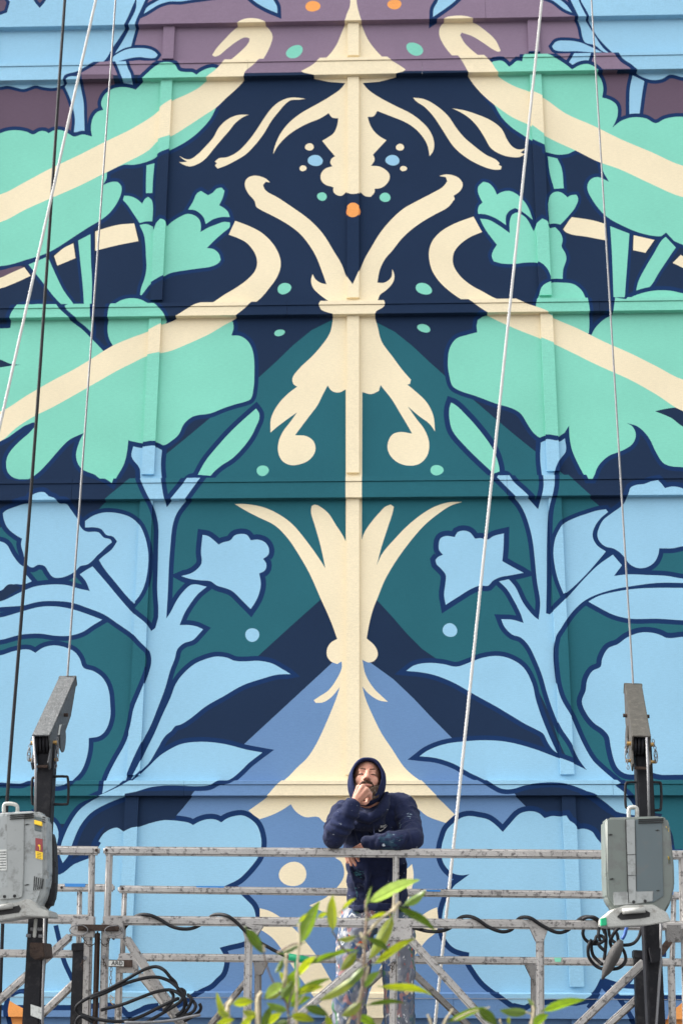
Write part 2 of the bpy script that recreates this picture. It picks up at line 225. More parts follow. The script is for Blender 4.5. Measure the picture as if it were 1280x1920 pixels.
C 0 661,536 650,520 640,495 625,470 605,438 580,412 550,390 520,370 497,356 493,347 498,341 506,342 500,336 485,330 472,330 462,336 459,347 465,362 478,378 480,387 490,394 510,404 540,421 562,438 580,460 593,482 602,505 612,533 600,530 590,522 586,514 583,525 587,540 600,553 618,566 603,569 598,577 602,586 615,592 624,594 623,605 618,625 605,645 585,668 560,692 548,710 550,720 557,725 540,738 520,760 508,785 507,811 520,800 540,785 557,773 545,790 530,810 522,830 522,850 530,865 545,872 560,871 580,862 591,845 588,828 575,818 553,816 565,800 580,780 595,760 605,740 614,723 622,733 635,736 648,730 648,1015 643,1005 630,985 615,962 600,950 590,946 584,949 583,960 590,985 600,1020 610,1066 600,1050 575,1015 545,980 515,960 490,950 460,945 440,945 460,957 485,970 515,985 540,1010 560,1040 580,1075 600,1120 620,1165 632,1198 620,1205 613,1217 613,1230 620,1240 632,1245 640,1240 641,1250 630,1275 615,1295 600,1305 588,1313 592,1318 605,1317 620,1308 637,1288 630,1310 620,1335 605,1370 590,1400 575,1422 556,1440 540,1457 520,1473 500,1495 480,1510 466,1520 478,1530 487,1536 510,1528 530,1518 545,1508 555,1522 572,1532 597,1532 605,1540 620,1545 700,1545 740,1520 775,1512 800,1530 835,1543 852,1527 830,1505 812,1488 790,1466 775,1455 757,1438 735,1405 715,1375 700,1345 685,1310 679,1287 690,1300 710,1313 727,1316 715,1305 700,1290 685,1265 679,1237 690,1242 700,1240 708,1228 703,1212 687,1197 693,1165 700,1140 708,1120 720,1090 740,1055 765,1020 795,985 827,959 845,948 866,941 840,942 810,952 770,980 740,1010 715,1040 706,1060 715,1025 728,985 736,960 738,950 732,946 722,950 712,960 695,980 682,1000 678,1012 679,735 695,739 710,733 713,722 735,750 750,775 765,800 772,813 750,810 735,815 726,835 730,852 745,867 765,873 785,870 800,855 804,830 795,805 780,785 764,762 785,780 805,795 815,809 812,780 800,755 780,735 763,721 768,720 770,712 755,695 735,668 715,640 707,610 703,594 705,590 720,580 721,573 715,566 708,563 712,553 725,543 737,528 739,515 735,505 733,520 720,530 707,530 712,505 722,485 735,470 755,445 785,420 815,402 840,388 852,373 850,367 862,358 867,346 862,336 850,329 835,327 823,330 835,332 838,340 830,350 810,362 785,375 755,392 730,415 710,440 695,465 685,482 675,505
C 0 487,1703 505,1708 527,1721 552,1742 575,1768 595,1795 618,1834 640,1870 660,1925 620,1925 600,1885 575,1850 550,1815 528,1780 510,1758 487,1742
C 0 819,1701 805,1707 790,1717 770,1735 745,1765 720,1800 705,1830 690,1870 680,1925 712,1925 730,1880 750,1835 775,1795 800,1762 819,1745
C 0 645,1640 635,1660 612,1682 580,1698 597,1706 625,1718 660,1725 700,1725 720,1640 700,1605 660,1605 628,1608 640,1617
C 0 772,1620 775,1640 772,1665 765,1690 755,1640
=
E O 575,20
"""
# small painted ovals: colour, centre, radii, tilt
DOTS = [('R', 587, 20, 14, 10, 0), ('R', 739, 16.5, 13.5, 9, 0), ('C', 580, 275.5, 8, 7, 0), ('B', 591, 301, 14, 10.5, 0), ('C', 568, 315.5, 6.5, 5.5, 0),
 ('M', 603.5, 368.5, 9, 8, 0), ('C', 749.5, 276, 7.5, 6.5, 0), ('B', 735.5, 300.5, 13, 10, 0), ('C', 756, 316, 6.5, 5, 0), ('M', 721.5, 370, 10.5, 8.5, 0),
 ('R', 662, 397, 13, 14, 0), ('M', 533, 541, 13.5, 10, -25), ('M', 524, 624, 10, 6.2, -10), ('M', 794, 541.5, 15.5, 10.5, 22), ('M', 794, 615.5, 12.5, 7.5, 20),
 ('M', 492.5, 882.5, 11.2, 10.2, 0), ('M', 818.5, 881.5, 12, 10, 0), ('B', 473, 1190.5, 12.8, 13.2, 0), ('B', 843, 1181.5, 13.5, 13, 15), ('C', 549, 1639, 25.3, 23.4, 0),
 ('M', 552, 97, 17, 11, -30), ('M', 777, 92, 17, 11, 28), ('C', 712, 1640, 10, 10, 0)]
# loose brush lines over the fields: width, points
LINES = [(9, '108,1636 130,1620 150,1611 170,1602 186,1578'), (9, '105,1735 112,1765 120,1800 137,1838'),
 (9, '1085,1487 1110,1494 1135,1511 1168,1540'), (9, '1100,1890 1118,1862 1130,1836 1150,1862 1170,1890 1190,1925'), (9, '1130,1838 1165,1848 1200,1850'), (9, '1170,1850 1200,1815 1236,1790 1248,1790'),
 (8, '960,1884 985,1888 1010,1874'), (9, '20,1925 15,1895 20,1868 45,1858 70,1868'), (8, '235,1900 255,1900 275,1888 300,1884')]
LATE = [('T', '112,1493 186,1493 150,1506 130,1523 122,1531 112,1518 105,1505'), ('T', '-80,1482 40,1484 52,1495 60,1520 -80,1525'), ('T', '1238,1532 1258,1494 1360,1485 1360,1592 1264,1592 1258,1560'),
 ('R', '16,1872 36,1884 60,1896 60,1925 15,1925'), ('R', '1250,1895 1265,1888 1275,1880 1360,1880 1360,1925 1245,1925'), ('N', '222,1512 237,1504 237,1490 262,1486 330,1486 330,1535 300,1539 280,1544 262,1550 247,1553 233,1560 220,1552 207,1555 195,1563 180,1580 195,1553')]

def parse(s): return np.array([[float(v) for v in p.split(',')] for p in s.split()])
def widen(P):
    P = P.copy(); P[P[:, 0] <= -70, 0] = -420; P[P[:, 0] >= 1350, 0] = 1700; P[P[:, 1] <= -70, 1] = -330
    return P
def smooth(P, closed=True, n=4, corner=52):
    """rounded hand-drawn line: spline through the points, kept sharp where it turns hard"""
    k = len(P); out = []
    def at(i): return P[i % k] if closed else P[min(max(i, 0), k-1)]
    sharp = []
    for i in range(k):
        a, b = at(i)-at(i-1), at(i+1)-at(i)
        la, lb = np.hypot(*a), np.hypot(*b)
        ang = 0 if la < 1e-6 or lb < 1e-6 else math.degrees(math.acos(max(-1, min(1, float(a@b)/(la*lb)))))
        sharp.append(ang > corner)
    for i in range(k if closed else k-1):
        p1, p2 = at(i), at(i+1); d = np.hypot(*(p2-p1))
        steps = 1 if d < 5 or d > 220 else (2 if d < 11 else n)
        def tang(j):
            a, b = at(j)-at(j-1), at(j+1)-at(j); la, lb = max(np.hypot(*a), 1e-6), max(np.hypot(*b), 1e-6)
            t = a/la + b/lb; q = np.hypot(*t); return t/q if q > 1e-6 else b/lb
        t1 = (p2-p1)/max(d, 1e-6) if sharp[i] else tang(i)
        t2 = (p2-p1)/max(d, 1e-6) if sharp[(i+1) % k] else tang(i+1)
        for s in range(steps):
            u = s/steps; h = (2*u**3-3*u**2+1, u**3-2*u**2+u, -2*u**3+3*u**2, u**3-u**2)
            out.append(h[0]*p1 + h[1]*t1*d + h[2]*p2 + h[3]*t2*d)
    if not closed: out.append(P[-1])
    return np.array(out)
def area(P): x, y = P[:, 0], P[:, 1]; return .5*float(np.sum(x*np.roll(y, -1)-np.roll(x, -1)*y))
def offset(P, d):
    s = 1 if area(P) > 0 else -1
    a = P-np.roll(P, 1, 0); b = np.roll(P, -1, 0)-P
    na = np.stack([a[:, 1], -a[:, 0]], 1)/np.maximum(np.hypot(a[:, 0], a[:, 1]), 1e-6)[:, None]
    nb = np.stack([b[:, 1], -b[:, 0]], 1)/np.maximum(np.hypot(b[:, 0], b[:, 1]), 1e-6)[:, None]
    mdir = na+nb; l2 = np.sum(mdir*mdir, 1); sc_ = 2/np.maximum(l2, .55)
    return P + s*d*mdir*sc_[:, None]
def ribbon(P, wd):
    t = np.gradient(P, axis=0); t /= np.maximum(np.hypot(t[:, 0], t[:, 1]), 1e-6)[:, None]
    nrm = np.stack([-t[:, 1], t[:, 0]], 1)*wd/2
    return np.concatenate([P+nrm, (P-nrm)[::-1]])
def oval(x, y, a, b, t, wob=.06):
    th = np.linspace(0, 2*math.pi, 22, endpoint=False); r = 1+wob*np.sin(2*th+x)*.5+wob*.4*np.sin(3*th+y)
    u, v = a*r*np.cos(th), b*r*np.sin(th); c, s = math.cos(math.radians(t)), math.sin(math.radians(t))
    return np.stack([x+u*c-v*s, y+u*s+v*c], 1)

FIELDS = []         # painter's order: (colour index, outline points, nonzero-winding)
def add_field(c, P): FIELDS.append((PKEYS.index(c), P))
for grp in MURAL.split('=\n'):
    rows = []
    for ln in grp.strip().splitlines():
        if ln.startswith('E '): continue
        c, wd, pts = ln.split(' ', 2); rows.append((c, float(wd), smooth(widen(parse(pts)))))
    for c, wd, P in rows:
        if wd: add_field('O', offset(P, wd))
    for c, wd, P in rows: add_field(c, P)
for c, s in LATE: add_field(c, smooth(widen(parse(s))))
for wd, s in LINES: add_field('O', ribbon(smooth(parse(s), False), wd))
for d in DOTS: add_field(d[0], oval(*d[1:]))

RTn, UPn, FWn, CAMn = np.array(RT), np.array(UP), np.array(FW), np.array(CAM)
def unproj(P, Y):
    d = FWn[None]*FPX + RTn[None]*(P[:, 0:1]-640) + UPn[None]*(960-P[:, 1:2])
    k = (Y+DIST)/d[:, 1]; Wd = CAMn[None] + d*k[:, None]
    return Wd[:, [0, 2]]
def winding(P, Q):
    """winding number of points Q in polygon P"""
    x0, y0 = P[:, 0][None], P[:, 1][None]; x1, y1 = np.roll(P[:, 0], -1)[None], np.roll(P[:, 1], -1)[None]
    qx, qy = Q[:, 0:1], Q[:, 1:2]
    left = (x1-x0)*(qy-y0)-(qx-x0)*(y1-y0)
    return np.sum((y0 <= qy) & (y1 > qy) & (left > 0), 1) - np.sum((y0 > qy) & (y1 <= qy) & (left < 0), 1)
_cache = {}
def curves(Y):
    if Y not in _cache: _cache[Y] = [(c, unproj(P, Y)) for c, P in FIELDS]
    return _cache[Y]
def classify(Q, Y):
    col = np.zeros(len(Q), int)
    lo, hi = Q.min(0), Q.max(0)
    for c, P in curves(0):
        a, b = P.min(0), P.max(0)
        if (a > hi).any() or (b < lo).any(): continue
        i = np.where((Q[:, 0] >= a[0]) & (Q[:, 0] <= b[0]) & (Q[:, 1] >= a[1]) & (Q[:, 1] <= b[1]))[0]
        if len(i): col[i[winding(P, Q[i]) != 0]] = c
    return col
def clipseg(p, q, x0, z0, x1, z1):
    t0, t1 = 0.0, 1.0; dx, dz = q[0]-p[0], q[1]-p[1]
    for den, num in ((-dx, p[0]-x0), (dx, x1-p[0]), (-dz, p[1]-z0), (dz, z1-p[1])):
        if abs(den) < 1e-12:
            if num < 0: return None
        else:
            t = num/den
            if den < 0: t0 = max(t0, t)
            else: t1 = min(t1, t)
    if t1-t0 < 1e-9: return None
    return (p[0]+t0*dx, p[1]+t0*dz), (p[0]+t1*dx, p[1]+t1*dz)
def painted(x0, x1, z0, z1, Y):
    """triangles of the rectangle cut along every paint edge -> verts (x,z), tris, colour index"""
    V, E = [], []
    def vert(p): V.append(Vector((float(p[0]), float(p[1])))); return len(V)-1
    c = [vert(p) for p in ((x0, z0), (x1, z0), (x1, z1), (x0, z1))]
    E += [(c[0], c[1]), (c[1], c[2]), (c[2], c[3]), (c[3], c[0])]
    for ci, P in curves(0):
        a, b = P.min(0), P.max(0)
        if a[0] > x1 or b[0] < x0 or a[1] > z1 or b[1] < z0: continue
        Qn = np.roll(P, -1, 0)
        ok = ~((np.maximum(P[:, 0], Qn[:, 0]) < x0) | (np.minimum(P[:, 0], Qn[:, 0]) > x1) | (np.maximum(P[:, 1], Qn[:, 1]) < z0) | (np.minimum(P[:, 1], Qn[:, 1]) > z1))
        for i in np.where(ok)[0]:
            s = clipseg(P[i], Qn[i], x0, z0, x1, z1)
            if s: E.append((vert(s[0]), vert(s[1])))
    r = delaunay_2d_cdt(V, E, [], 0, 1e-5)
    vs = np.array([tuple(v) for v in r[0]]); fs = [tuple(f) for f in r[2] if len(f) == 3]
    cen = vs[np.array(fs)].mean(1)
    return vs, fs, classify(cen, Y)
def slab(name, x0, x1, z0, z1, y, back, parent, mirror=None, top_slope=0.0):
    """a painted board: front face at y cut along the paint edges, returns to `back` all round"""
    vs, fs, col = painted(x0, x1, z0, z1, y)
    V = [(v[0], y, v[1]) for v in vs]; F = []; Cc = []
    edge = {}
    for f, c in zip(fs, col):
        a, b, d = vs[f[0]], vs[f[1]], vs[f[2]]
        if (b[0]-a[0])*(d[1]-a[1])-(d[0]-a[0])*(b[1]-a[1]) < 0: f = (f[0], f[2], f[1])
        F.append(f); Cc.append(int(c))
        for k in range(3): edge[(f[k], f[(k+1) % 3])] = int(c)
    bk = {}
    def B(i):
        if i not in bk:
            zt = V[i][2] + (top_slope if abs(V[i][2]-z1) < 1e-6 else 0)
            bk[i] = len(V); V.append((V[i][0], back, zt))
        return bk[i]
    for (i, j), c in list(edge.items()):
        if (j, i) not in edge:
            F.append((j, i, B(i), B(j))); Cc.append(c)
    objs = []
    def emit(Vv, Ff):
        used = sorted(set(Cc)); me = bpy.data.meshes.new(name); me.from_pydata(Vv, [], Ff)
        for k in used: me.materials.append(PMATS[k])
        me.polygons.foreach_set('material_index', [used.index(c) for c in Cc])
        return link(name, me, parent)
    o = emit(V, F)
    for mx in (mirror or []):
        emit([(2*mx-v[0], v[1], v[2]) for v in V], [tuple(reversed(f)) for f in F])
    return o

wall = empty('mural_wall', (0, 0, 0), 'tall boarded wall painted with a blue, mint and cream floral mural behind the platform', 'wall')
BAT = [-1.756, -0.253, 1.203]; XL, XR = -3.24, 2.68; BW = .046
ZR = lambda py, Y: U(640, py, Y).z
PB, PL = -.027, -.056          # how far battens and ledges stand proud of the panels
LEDGE = [(-62, None, 38.5), (107.5, 113, 139.5), (563.7, 570.5, 588.5), (893.7, 902, 932.5), (1463.5, 1470.5, 1491.5), (1862.5, 1871, 1908.5)]
zl = []
for t, l, b in LEDGE:
    zt = ZR(t, PL-.007); zf = ZR(l, PL-.007) if l else zt-.05; zb = ZR(b, PL); zl.append((zt, zf, zb))
for _ in range(2): zl.insert(0, (zl[0][0]+2.3, zl[0][0]+2.25, zl[0][0]+2.13))
cols = [(XL, BAT[0]), (BAT[0], BAT[1]), (BAT[1], BAT[2]), (BAT[2], XR)]
zlow = zl[-1][2]-1.4
rows = [(zl[i+1][0], zl[i][2]) for i in range(len(zl)-1)] + [(max(zlow, .02), zl[-1][2])]
for (za, zb) in rows:
    for ci, (xa, xb) in enumerate(cols):
        mir = [XL] if ci < 2 else [XR]
        slab('panel', xa, xb, za-.03, zb+.03, 0, .03, wall, mir)
    for bx in BAT:
        slab('batten', bx-BW, bx+BW, za+.045, zb-.001, PB, -.0005, wall, [XL] if bx < 0 else [XR])
    for bx in (XL, XR):
        slab('batten', bx-BW, bx+BW, za+.045, zb-.001, PB, -.0005, wall)
random.seed(3)
for k, (zt, zf, zb) in enumerate(zl):
    cuts = [XL, [-1.6, -.9, -2.2, -1.1, -.75, -2.3, -1.4, -.9][k], [.4, .95, .82, .3, 1.6, .86, 1.5, .4][k], XR]
    for i in range(3):
        dz = random.uniform(-.0015, .0015)
        mir = [XL] if i == 0 else ([XR] if i == 2 else None)
        slab('ledge_board', cuts[i]+.001, cuts[i+1]-.001, zb+dz, zf-.004, PL, -.0008, wall, mir)
        slab('ledge_cap', cuts[i]+.001, cuts[i+1]-.001, zf, zt, PL-.007, -.0008, wall, mir, top_slope=.01)
# plain ground in front (below the frame) and what carries the wall
gm = mat('asphalt', (.055, .055, .058), .9, bump=.5, bscale=90, var=.25, vscale=2)
bm = bmesh.new(); bmesh.ops.create_grid(bm, x_segments=20, y_segments=20, size=120)
g = bm_obj('ground', bm, gm); tag(g, kind='structure')
# ================================================================ materials of the platform
ALU = mat('weathered_aluminium', (.37, .35, .33), .55, .2, .25, 140, .14, 5, .5, (.05, .045, .045), .85, 34)
ALU_DARK = mat('shaded_grimy_aluminium', (.20, .19, .18), .6, .2, .3, 140, .2, 6, .4, (.04, .035, .03), .8, 26)  # darker base paints in the shade on the back members; flecks are grime
DARKSTEEL = mat('dark_steel', (.011, .011, .0135), .6, 0, .2, 90, .2, 8, .15, (.10, .095, .09), .12, 22)
RUST = mat('rusty_steel', (.052, .034, .026), .8, .1, .5, 120, .3, 20, .3, (.03, .02, .018), .8, 30)
GALV = mat('galvanised_plate', (.070, .073, .076), .55, .1, .4, 160, .3, 40, .3, (.26, .26, .26), .30, 60)
GALV2 = mat('brown_grey_plate', (.056, .051, .044), .55, .1, .3, 160, .2, 30, .3, (.16, .14, .12), .3, 40)
HOUSE = mat('grey_green_housing', (.122, .140, .125), .42, 0, .03, 220, .06, 5, .5, (.10, .10, .095), .6, 13)
HOUSE2 = mat('pale_grey_housing', (.25, .262, .255), .45, 0, .03, 220, .06, 5, .5, (.10, .10, .095), .55, 16)
HOUSE3 = mat('blue_grey_housing', (.075, .099, .106), .45, 0, .03, 220, .06, 5, .5, (.10, .10, .095), .5, 16)
CAST = mat('cast_bracket_grey', (.34, .34, .315), .5, .1, .3, 150, .1, 9, .5, (.12, .1, .08), .55, 20)
BLACK = mat('black_rubber', (.011, .011, .013), .6, 0, .15, 150, .2, 9, .25)
HOUSEL = mat('weathered_pale_housing', (.27, .285, .28), .45, 0, .03, 220, .1, 5, .5, (.08, .078, .07), .7, 12)
HOLE = mat('dark_opening', (.012, .012, .012), .8)
WIRE = mat('steel_wire', (.17, .17, .175), .5, .3, .3, 400, .15, 60)
ROPE = mat('white_rope', (.60, .59, .565), .8, 0, .3, 300, .06, 20, .3)
YEL = mat('yellow_sticker', (.80, .52, .02), .5)
RED = mat('dark_red_sticker', (.22, .03, .035), .5)
PAPER = mat('pale_label', (.52, .53, .50), .6, dirt=(.1, .1, .1), dirt_amt=.5, dscale=60)
GREEN = mat('green_tape', (.0, .30, .13), .5)
MINTT = mat('mint_tape', (.20, .62, .42), .6)
BLUET = mat('blue_paint_smear', (.03, .20, .52), .6)
BRASS = mat('brass_pin', (.45, .28, .10), .4, .7)
PLY = mat('deck_board', (.26, .23, .19), .8, 0, .3, 60, .15, 6, .3, (.1, .1, .1), .6, 12)

# ---------------------------------------------------------------- mesh helpers
def frame_from(d, up=Vector((0, 0, 1))):
    d = d.normalized()
    if abs(d.dot(up)) > .97: up = Vector((0, 1, 0))
    x = d.cross(up).normalized(); y = x.cross(d).normalized()
    return x, y, d
def bar(bm, p, q, w, h=None, bev=.004, up=Vector((0, 0, 1))):
    h = h or w; x, y, d = frame_from(q-p, up); vs = []
    for e in (p, q):
        for sx, sy in ((-1, -1), (1, -1), (1, 1), (-1, 1)): vs.append(bm.verts.new(e + x*sx*w/2 + y*sy*h/2))
    f = [bm.faces.new([vs[i] for i in idx]) for idx in ((3, 2, 1, 0), (4, 5, 6, 7), (0, 1, 5, 4), (1, 2, 6, 5), (2, 3, 7, 6), (3, 0, 4, 7))]
    if bev: bmesh.ops.bevel(bm, geom=list({e for fc in f for e in fc.edges}), offset=bev, segments=3, affect='EDGES', clamp_overlap=True)
    return bm
def prism(bm, pts, d, bev=0, seg=2):
    """pts: world polygon, extruded along vector d"""
    a = [bm.verts.new(p) for p in pts]; b = [bm.verts.new(p+d) for p in pts]; n = len(pts)
    fs = [bm.faces.new(a), bm.faces.new(list(reversed(b)))]
    fs += [bm.faces.new((a[i], b[i], b[(i+1) % n], a[(i+1) % n])) for i in range(n)]
    bmesh.ops.recalc_face_normals(bm, faces=fs)
    if bev: bmesh.ops.bevel(bm, geom=list({e for fc in fs for e in fc.edges}), offset=bev, segments=seg, affect='EDGES', clamp_overlap=True)
    return bm
def spline(P, n=6, closed=False):
    P = [Vector(p) for p in P]; k = len(P); out = []
    g = (lambda i: P[i % k]) if closed else (lambda i: P[min(max(i, 0), k-1)])
    for i in range(k if closed else k-1):
        p0, p1, p2, p3 = g(i-1), g(i), g(i+1), g(i+2)
        for s in range(n):
            u = s/n
            out.append(.5*((2*p1)+(p2-p0)*u+(2*p0-5*p1+4*p2-p3)*u*u+(3*p1-p0-3*p2+p3)*u**3))
    if not closed: out.append(P[-1])
    return out
def tube(bm, P, r, n=8, closed=False, caps=True):
    P = [Vector(p) for p in P]; k = len(P); rad = r if isinstance(r, (list, tuple)) else [r]*k
    t0 = (P[1]-P[0]).normalized(); x, y, _ = frame_from(t0); rings = []
    prev = t0
    for i in range(k):
        t = ((P[(i+1) % k]-P[i-1]) if closed else (P[min(i+1, k-1)]-P[max(i-1, 0)])).normalized()
        q = prev.rotation_difference(t); x = q @ x; y = q @ y; prev = t
        rings.append([bm.verts.new(P[i] + (x*math.cos(a)+y*math.sin(a))*rad[i]) for a in [2*math.pi*j/n for j in range(n)]])
    for i in range(k if closed else k-1):
        A, B = rings[i], rings[(i+1) % k]
        for j in range(n): bm.faces.new((A[j], A[(j+1) % n], B[(j+1) % n], B[j]))
    if caps and not closed:
        bm.faces.new(list(reversed(rings[0]))); bm.faces.new(rings[-1])
    return bm
def cyl(bm, p, q, r, n=14): return tube(bm, [p, q], r, n)
def torus_link(bm, c, ax, up, L, wd, r):
    """oval chain link in the plane ax-up"""
    pts = [c + ax*math.cos(a)*wd + up*math.sin(a)*L for a in [2*math.pi*i/10 for i in range(10)]]
    tube(bm, pts, r, 5, closed=True)
def chain(bm, P, link=.012):
    P = spline(P, 8); L = 0; pos = [P[0]]
    for a, b in zip(P, P[1:]):
        L += (b-a).length
        if L > link*1.35: pos.append(b); L = 0
    for i in range(len(pos)-1):
        d = (pos[i+1]-pos[i]).normalized(); s = d.cross(Vector((0, 1, 0)))
        s = s.normalized() if s.length > 1e-3 else Vector((1, 0, 0))
        if i % 2: s = d.cross(s).normalized()
        torus_link(bm, pos[i], s, d, link*.9, link*.5, link*.17)
    return bm
def part(name, parent, mt, fn, smooth=False, label=None):
    bm = bmesh.new(); fn(bm); o = bm_obj(name, bm, mt, parent, smooth)
    if label: o['label'] = label
    return o
def rail(name, parent, a, b, Y, size=.046, mt=None, label=None, Y2=None):
    p, q = U(a[0], a[1], Y), U(b[0], b[1], Y if Y2 is None else Y2)
    return part(name, parent, mt or ALU, lambda bm: bar(bm, p, q, size, None, .010), True, label)
def plate(name, parent, pts, Y, th, mt, bev=.002, label=None):
    return part(name, parent, mt, lambda bm: prism(bm, [U(x, y, Y) for x, y in pts], Vector((0, th, 0)), bev), label=label)

# ================================================================ the suspended platform
YF, YB = -1.95, -0.97
ZD = 0.98                                       # deck height
pf = empty('scaffold_platform', (0, (YF+YB)/2, ZD), 'long weathered aluminium suspended work platform with guard rails, hanging in front of the mural', 'scaffold')
rail('guard_rail', pf, (195, 1595.5), (1290, 1603.5), YF, .047)
rail('guard_rail', pf, (-60, 1592), (187, 1595.5), YF, .046)
rail('guard_rail', pf, (222, 1667.5), (1300, 1680), YB, .045)
rail('guard_rail', pf, (-60, 1664), (215, 1665), YB, .045)
rail('chord_rail', pf, (195, 1725.5), (1330, 1736.5), YF, .049)
rail('chord_rail', pf, (-60, 1722), (176, 1724), YF, .049)
rail('chord_rail', pf, (224, 1794.5), (1300, 1805), YB, .046)
rail('chord_rail', pf, (-60, 1787), (162, 1789), YB, .046)
def post(x0, y0, x1, y1, Y, s=.038, mt=None): rail('post', pf, (x0, y0-7), (x1, y1+6), Y, s, mt)
post(173, 1603, 171, 1716, YF, .033); post(206, 1604, 201, 1717, YF, .035); post(742, 1608, 741, 1721, YF, .034); post(1277, 1612, 1280, 1727, YF, .034)
post(167, 1733, 160, 2015, YF, .042); post(198.5, 1734, 191, 2015, YF, .040); post(739, 1739, 735, 2015, YF, .040); post(1011.5, 1742, 1012, 2015, YF, .042)
post(467, 1736, 461, 2015, YF, .042); post(1283, 1745, 1289, 2015, YF, .042)
post(234, 1675, 230, 1787, YB, .03); post(225, 1803, 219, 2010, YB, .04); post(484, 1806, 483, 2010, YB, .04, ALU_DARK); post(1000, 1810, 1001, 2010, YB, .038, ALU_DARK); post(1257, 1812, 1262, 2010, YB, .04)
post(770, 1726, 768, 1790, YB, .034, ALU_DARK); post(1262, 1690, 1259, 1797, YB, .03); post(150, 1672, 148, 1781, YB, .03)
def brace(a, b, Y, s=.044, mt=None): rail('brace', pf, a, b, Y, s, mt)
brace((236, 1758), (352, 1935), YF); brace((760, 1752), (965, 1975), YF, .042); brace((732, 1757), (520, 1938), YF, .042)
brace((262, 1826), (350, 1935), YB, .040); brace((752, 1803), (900, 1945), YB, .040, ALU_DARK); brace((738, 1802), (600, 1930), YB, .040, ALU_DARK)
brace((134, 1754), (-40, 1911), YF, .042); brace((158, 1826), (30, 1950), YB, .045)
brace((1208, 1802), (1060, 1945), YF, .040); brace((1212, 1856), (1098, 1960), YB, .042)
brace((470, 1830), (380, 1940), YB, .036, ALU_DARK)
G = lambda pts, Y, mt=None: plate('gusset', pf, pts, Y-.026, .052, mt or ALU)
G([(493, 1736), (460, 1732), (458, 1740), (461, 1757), (473, 1757), (485, 1745)], YF)
G([(452, 1734), (493, 1737), (476, 1762), (459, 1762)], YF)
G([(992, 1738), (1028, 1739), (1018.5, 1766), (1004.5, 1766)], YF)
G([(475, 1804), (502, 1805), (491, 1828), (478, 1828)], YB, ALU_DARK); G([(983, 1808), (1006, 1809), (1006, 1838), (997, 1838)], YB, ALU_DARK)
G([(708, 1727), (772, 1728), (772, 1764), (708, 1762)], YF); G([(133, 1717), (176, 1718), (176, 1758), (133, 1755)], YF)
G([(193, 1718), (231, 1719), (231, 1760), (193, 1759)], YF); G([(223, 1788), (258, 1789), (258, 1825), (221, 1824)], YB)
G([(1248, 1733), (1276, 1733), (1276, 1767), (1250, 1767)], YF, ALU_DARK); G([(1236, 1780), (1254, 1758), (1260, 1768), (1243, 1792)], YF, RUST)
# the joint between two stage sections: cross plate, hanger bar, pins with wire rings
plate('joint_plate', pf, [(146, 1733), (222, 1734), (222, 1746), (146, 1745)], YF-.045, .018, RUST)
rail('hanger_bar', pf, (183.5, 1746), (176, 2010), YF-.01, .028, RUST)
for (cx, cy, sx) in ((148, 1744, 1), (214, 1745, 1)):
    part('pin_ring', pf, WIRE, lambda bm: tube(bm, spline([U(cx+17*math.cos(a)*(1 if math.cos(a) > 0 else 1), cy+9.5*math.sin(a), YF-.07) for a in [2*math.pi*i/9 for i in range(9)]], 3, True), .0028, 6, True))
    part('pin', pf, RUST, lambda bm: cyl(bm, U(cx+6, cy-5, YF-.075), U(cx+6, cy-5, YF-.03), .011))
for P in ([(155, 1755), (165, 1772), (180, 1768), (184, 1752)], [(204, 1762), (200, 1772), (190, 1768), (186, 1752)], [(158, 1800), (153, 1808), (156, 1816), (157, 1824)], [(194, 1796), (196, 1806), (200, 1815), (198, 1822)], [(737, 1802), (733, 1812), (735, 1822), (733, 1830)], [(740, 1803), (736, 1815), (734, 1826), (732, 1832)]):
    part('safety_chain', pf, RUST, lambda bm: chain(bm, [U(x, y, YF-.04) for x, y in P], .011))
for (x, y) in ((160, 1796), (195, 1794), (739, 1801)):
    part('pin', pf, WIRE, lambda bm: cyl(bm, U(x, y, YF-.045), U(x, y, YF-.018), .010))
part('latch_pin', pf, WIRE, lambda bm: tube(bm, [U(727, 1811, YF-.05), U(735, 1803, YF-.05), U(740, 1800, YF-.05)], .004, 6))
part('chain_hanger', pf, WIRE, lambda bm: chain(bm, [U(209, 1818, YB-.05), U(208, 1840, YB-.05), U(209, 1868, YB-.05)], .014))
part('r_clip', pf, BRASS, lambda bm: tube(bm, spline([U(x, y, YB-.05) for x, y in ((207, 1866), (213, 1872), (208, 1878), (213, 1884), (208, 1879), (207, 1868))], 4), .002, 5))
plate('stop_bar', pf, [(203, 1799), (248, 1800), (248, 1814), (203, 1813)], YB-.06, .02, RUST)
tagp = plate('tag_plate', pf, [(203, 1801), (232.5, 1801.5), (232.5, 1812), (203, 1811.5)], YB-.066, .005, PAPER)
# bolts on the rail ends and smears of paint left on the rails
for (x, y, Y) in ((200, 1594, YF), (181, 1594, YF), (230, 1666, YB), (116, 1664, YB), (1285, 1602, YF)):
    part('bolt', pf, RUST, lambda bm: cyl(bm, U(x, y, Y-.031), U(x, y, Y-.02), .008, 8))
for (x0, x1, y0, y1, Y, mt) in ((367, 421, 1661, 1664.5, YB, BLUET), (121, 161, 1656.5, 1663, YB, BLUET), (798, 826, 1668, 1672, YB, BLUET), (1038, 1052, 1795.5, 1804, YB, MINTT), (1249, 1262, 1672, 1678, YB, BLUET), (929, 940, 1671, 1679, YB, ALU_DARK)):
    plate('paint_smear', pf, [(x0, y0), (x1, y0+.3), (x1-1.5, y1), (x0+2, y1-.6)], Y-.0262, .002, mt, 0)
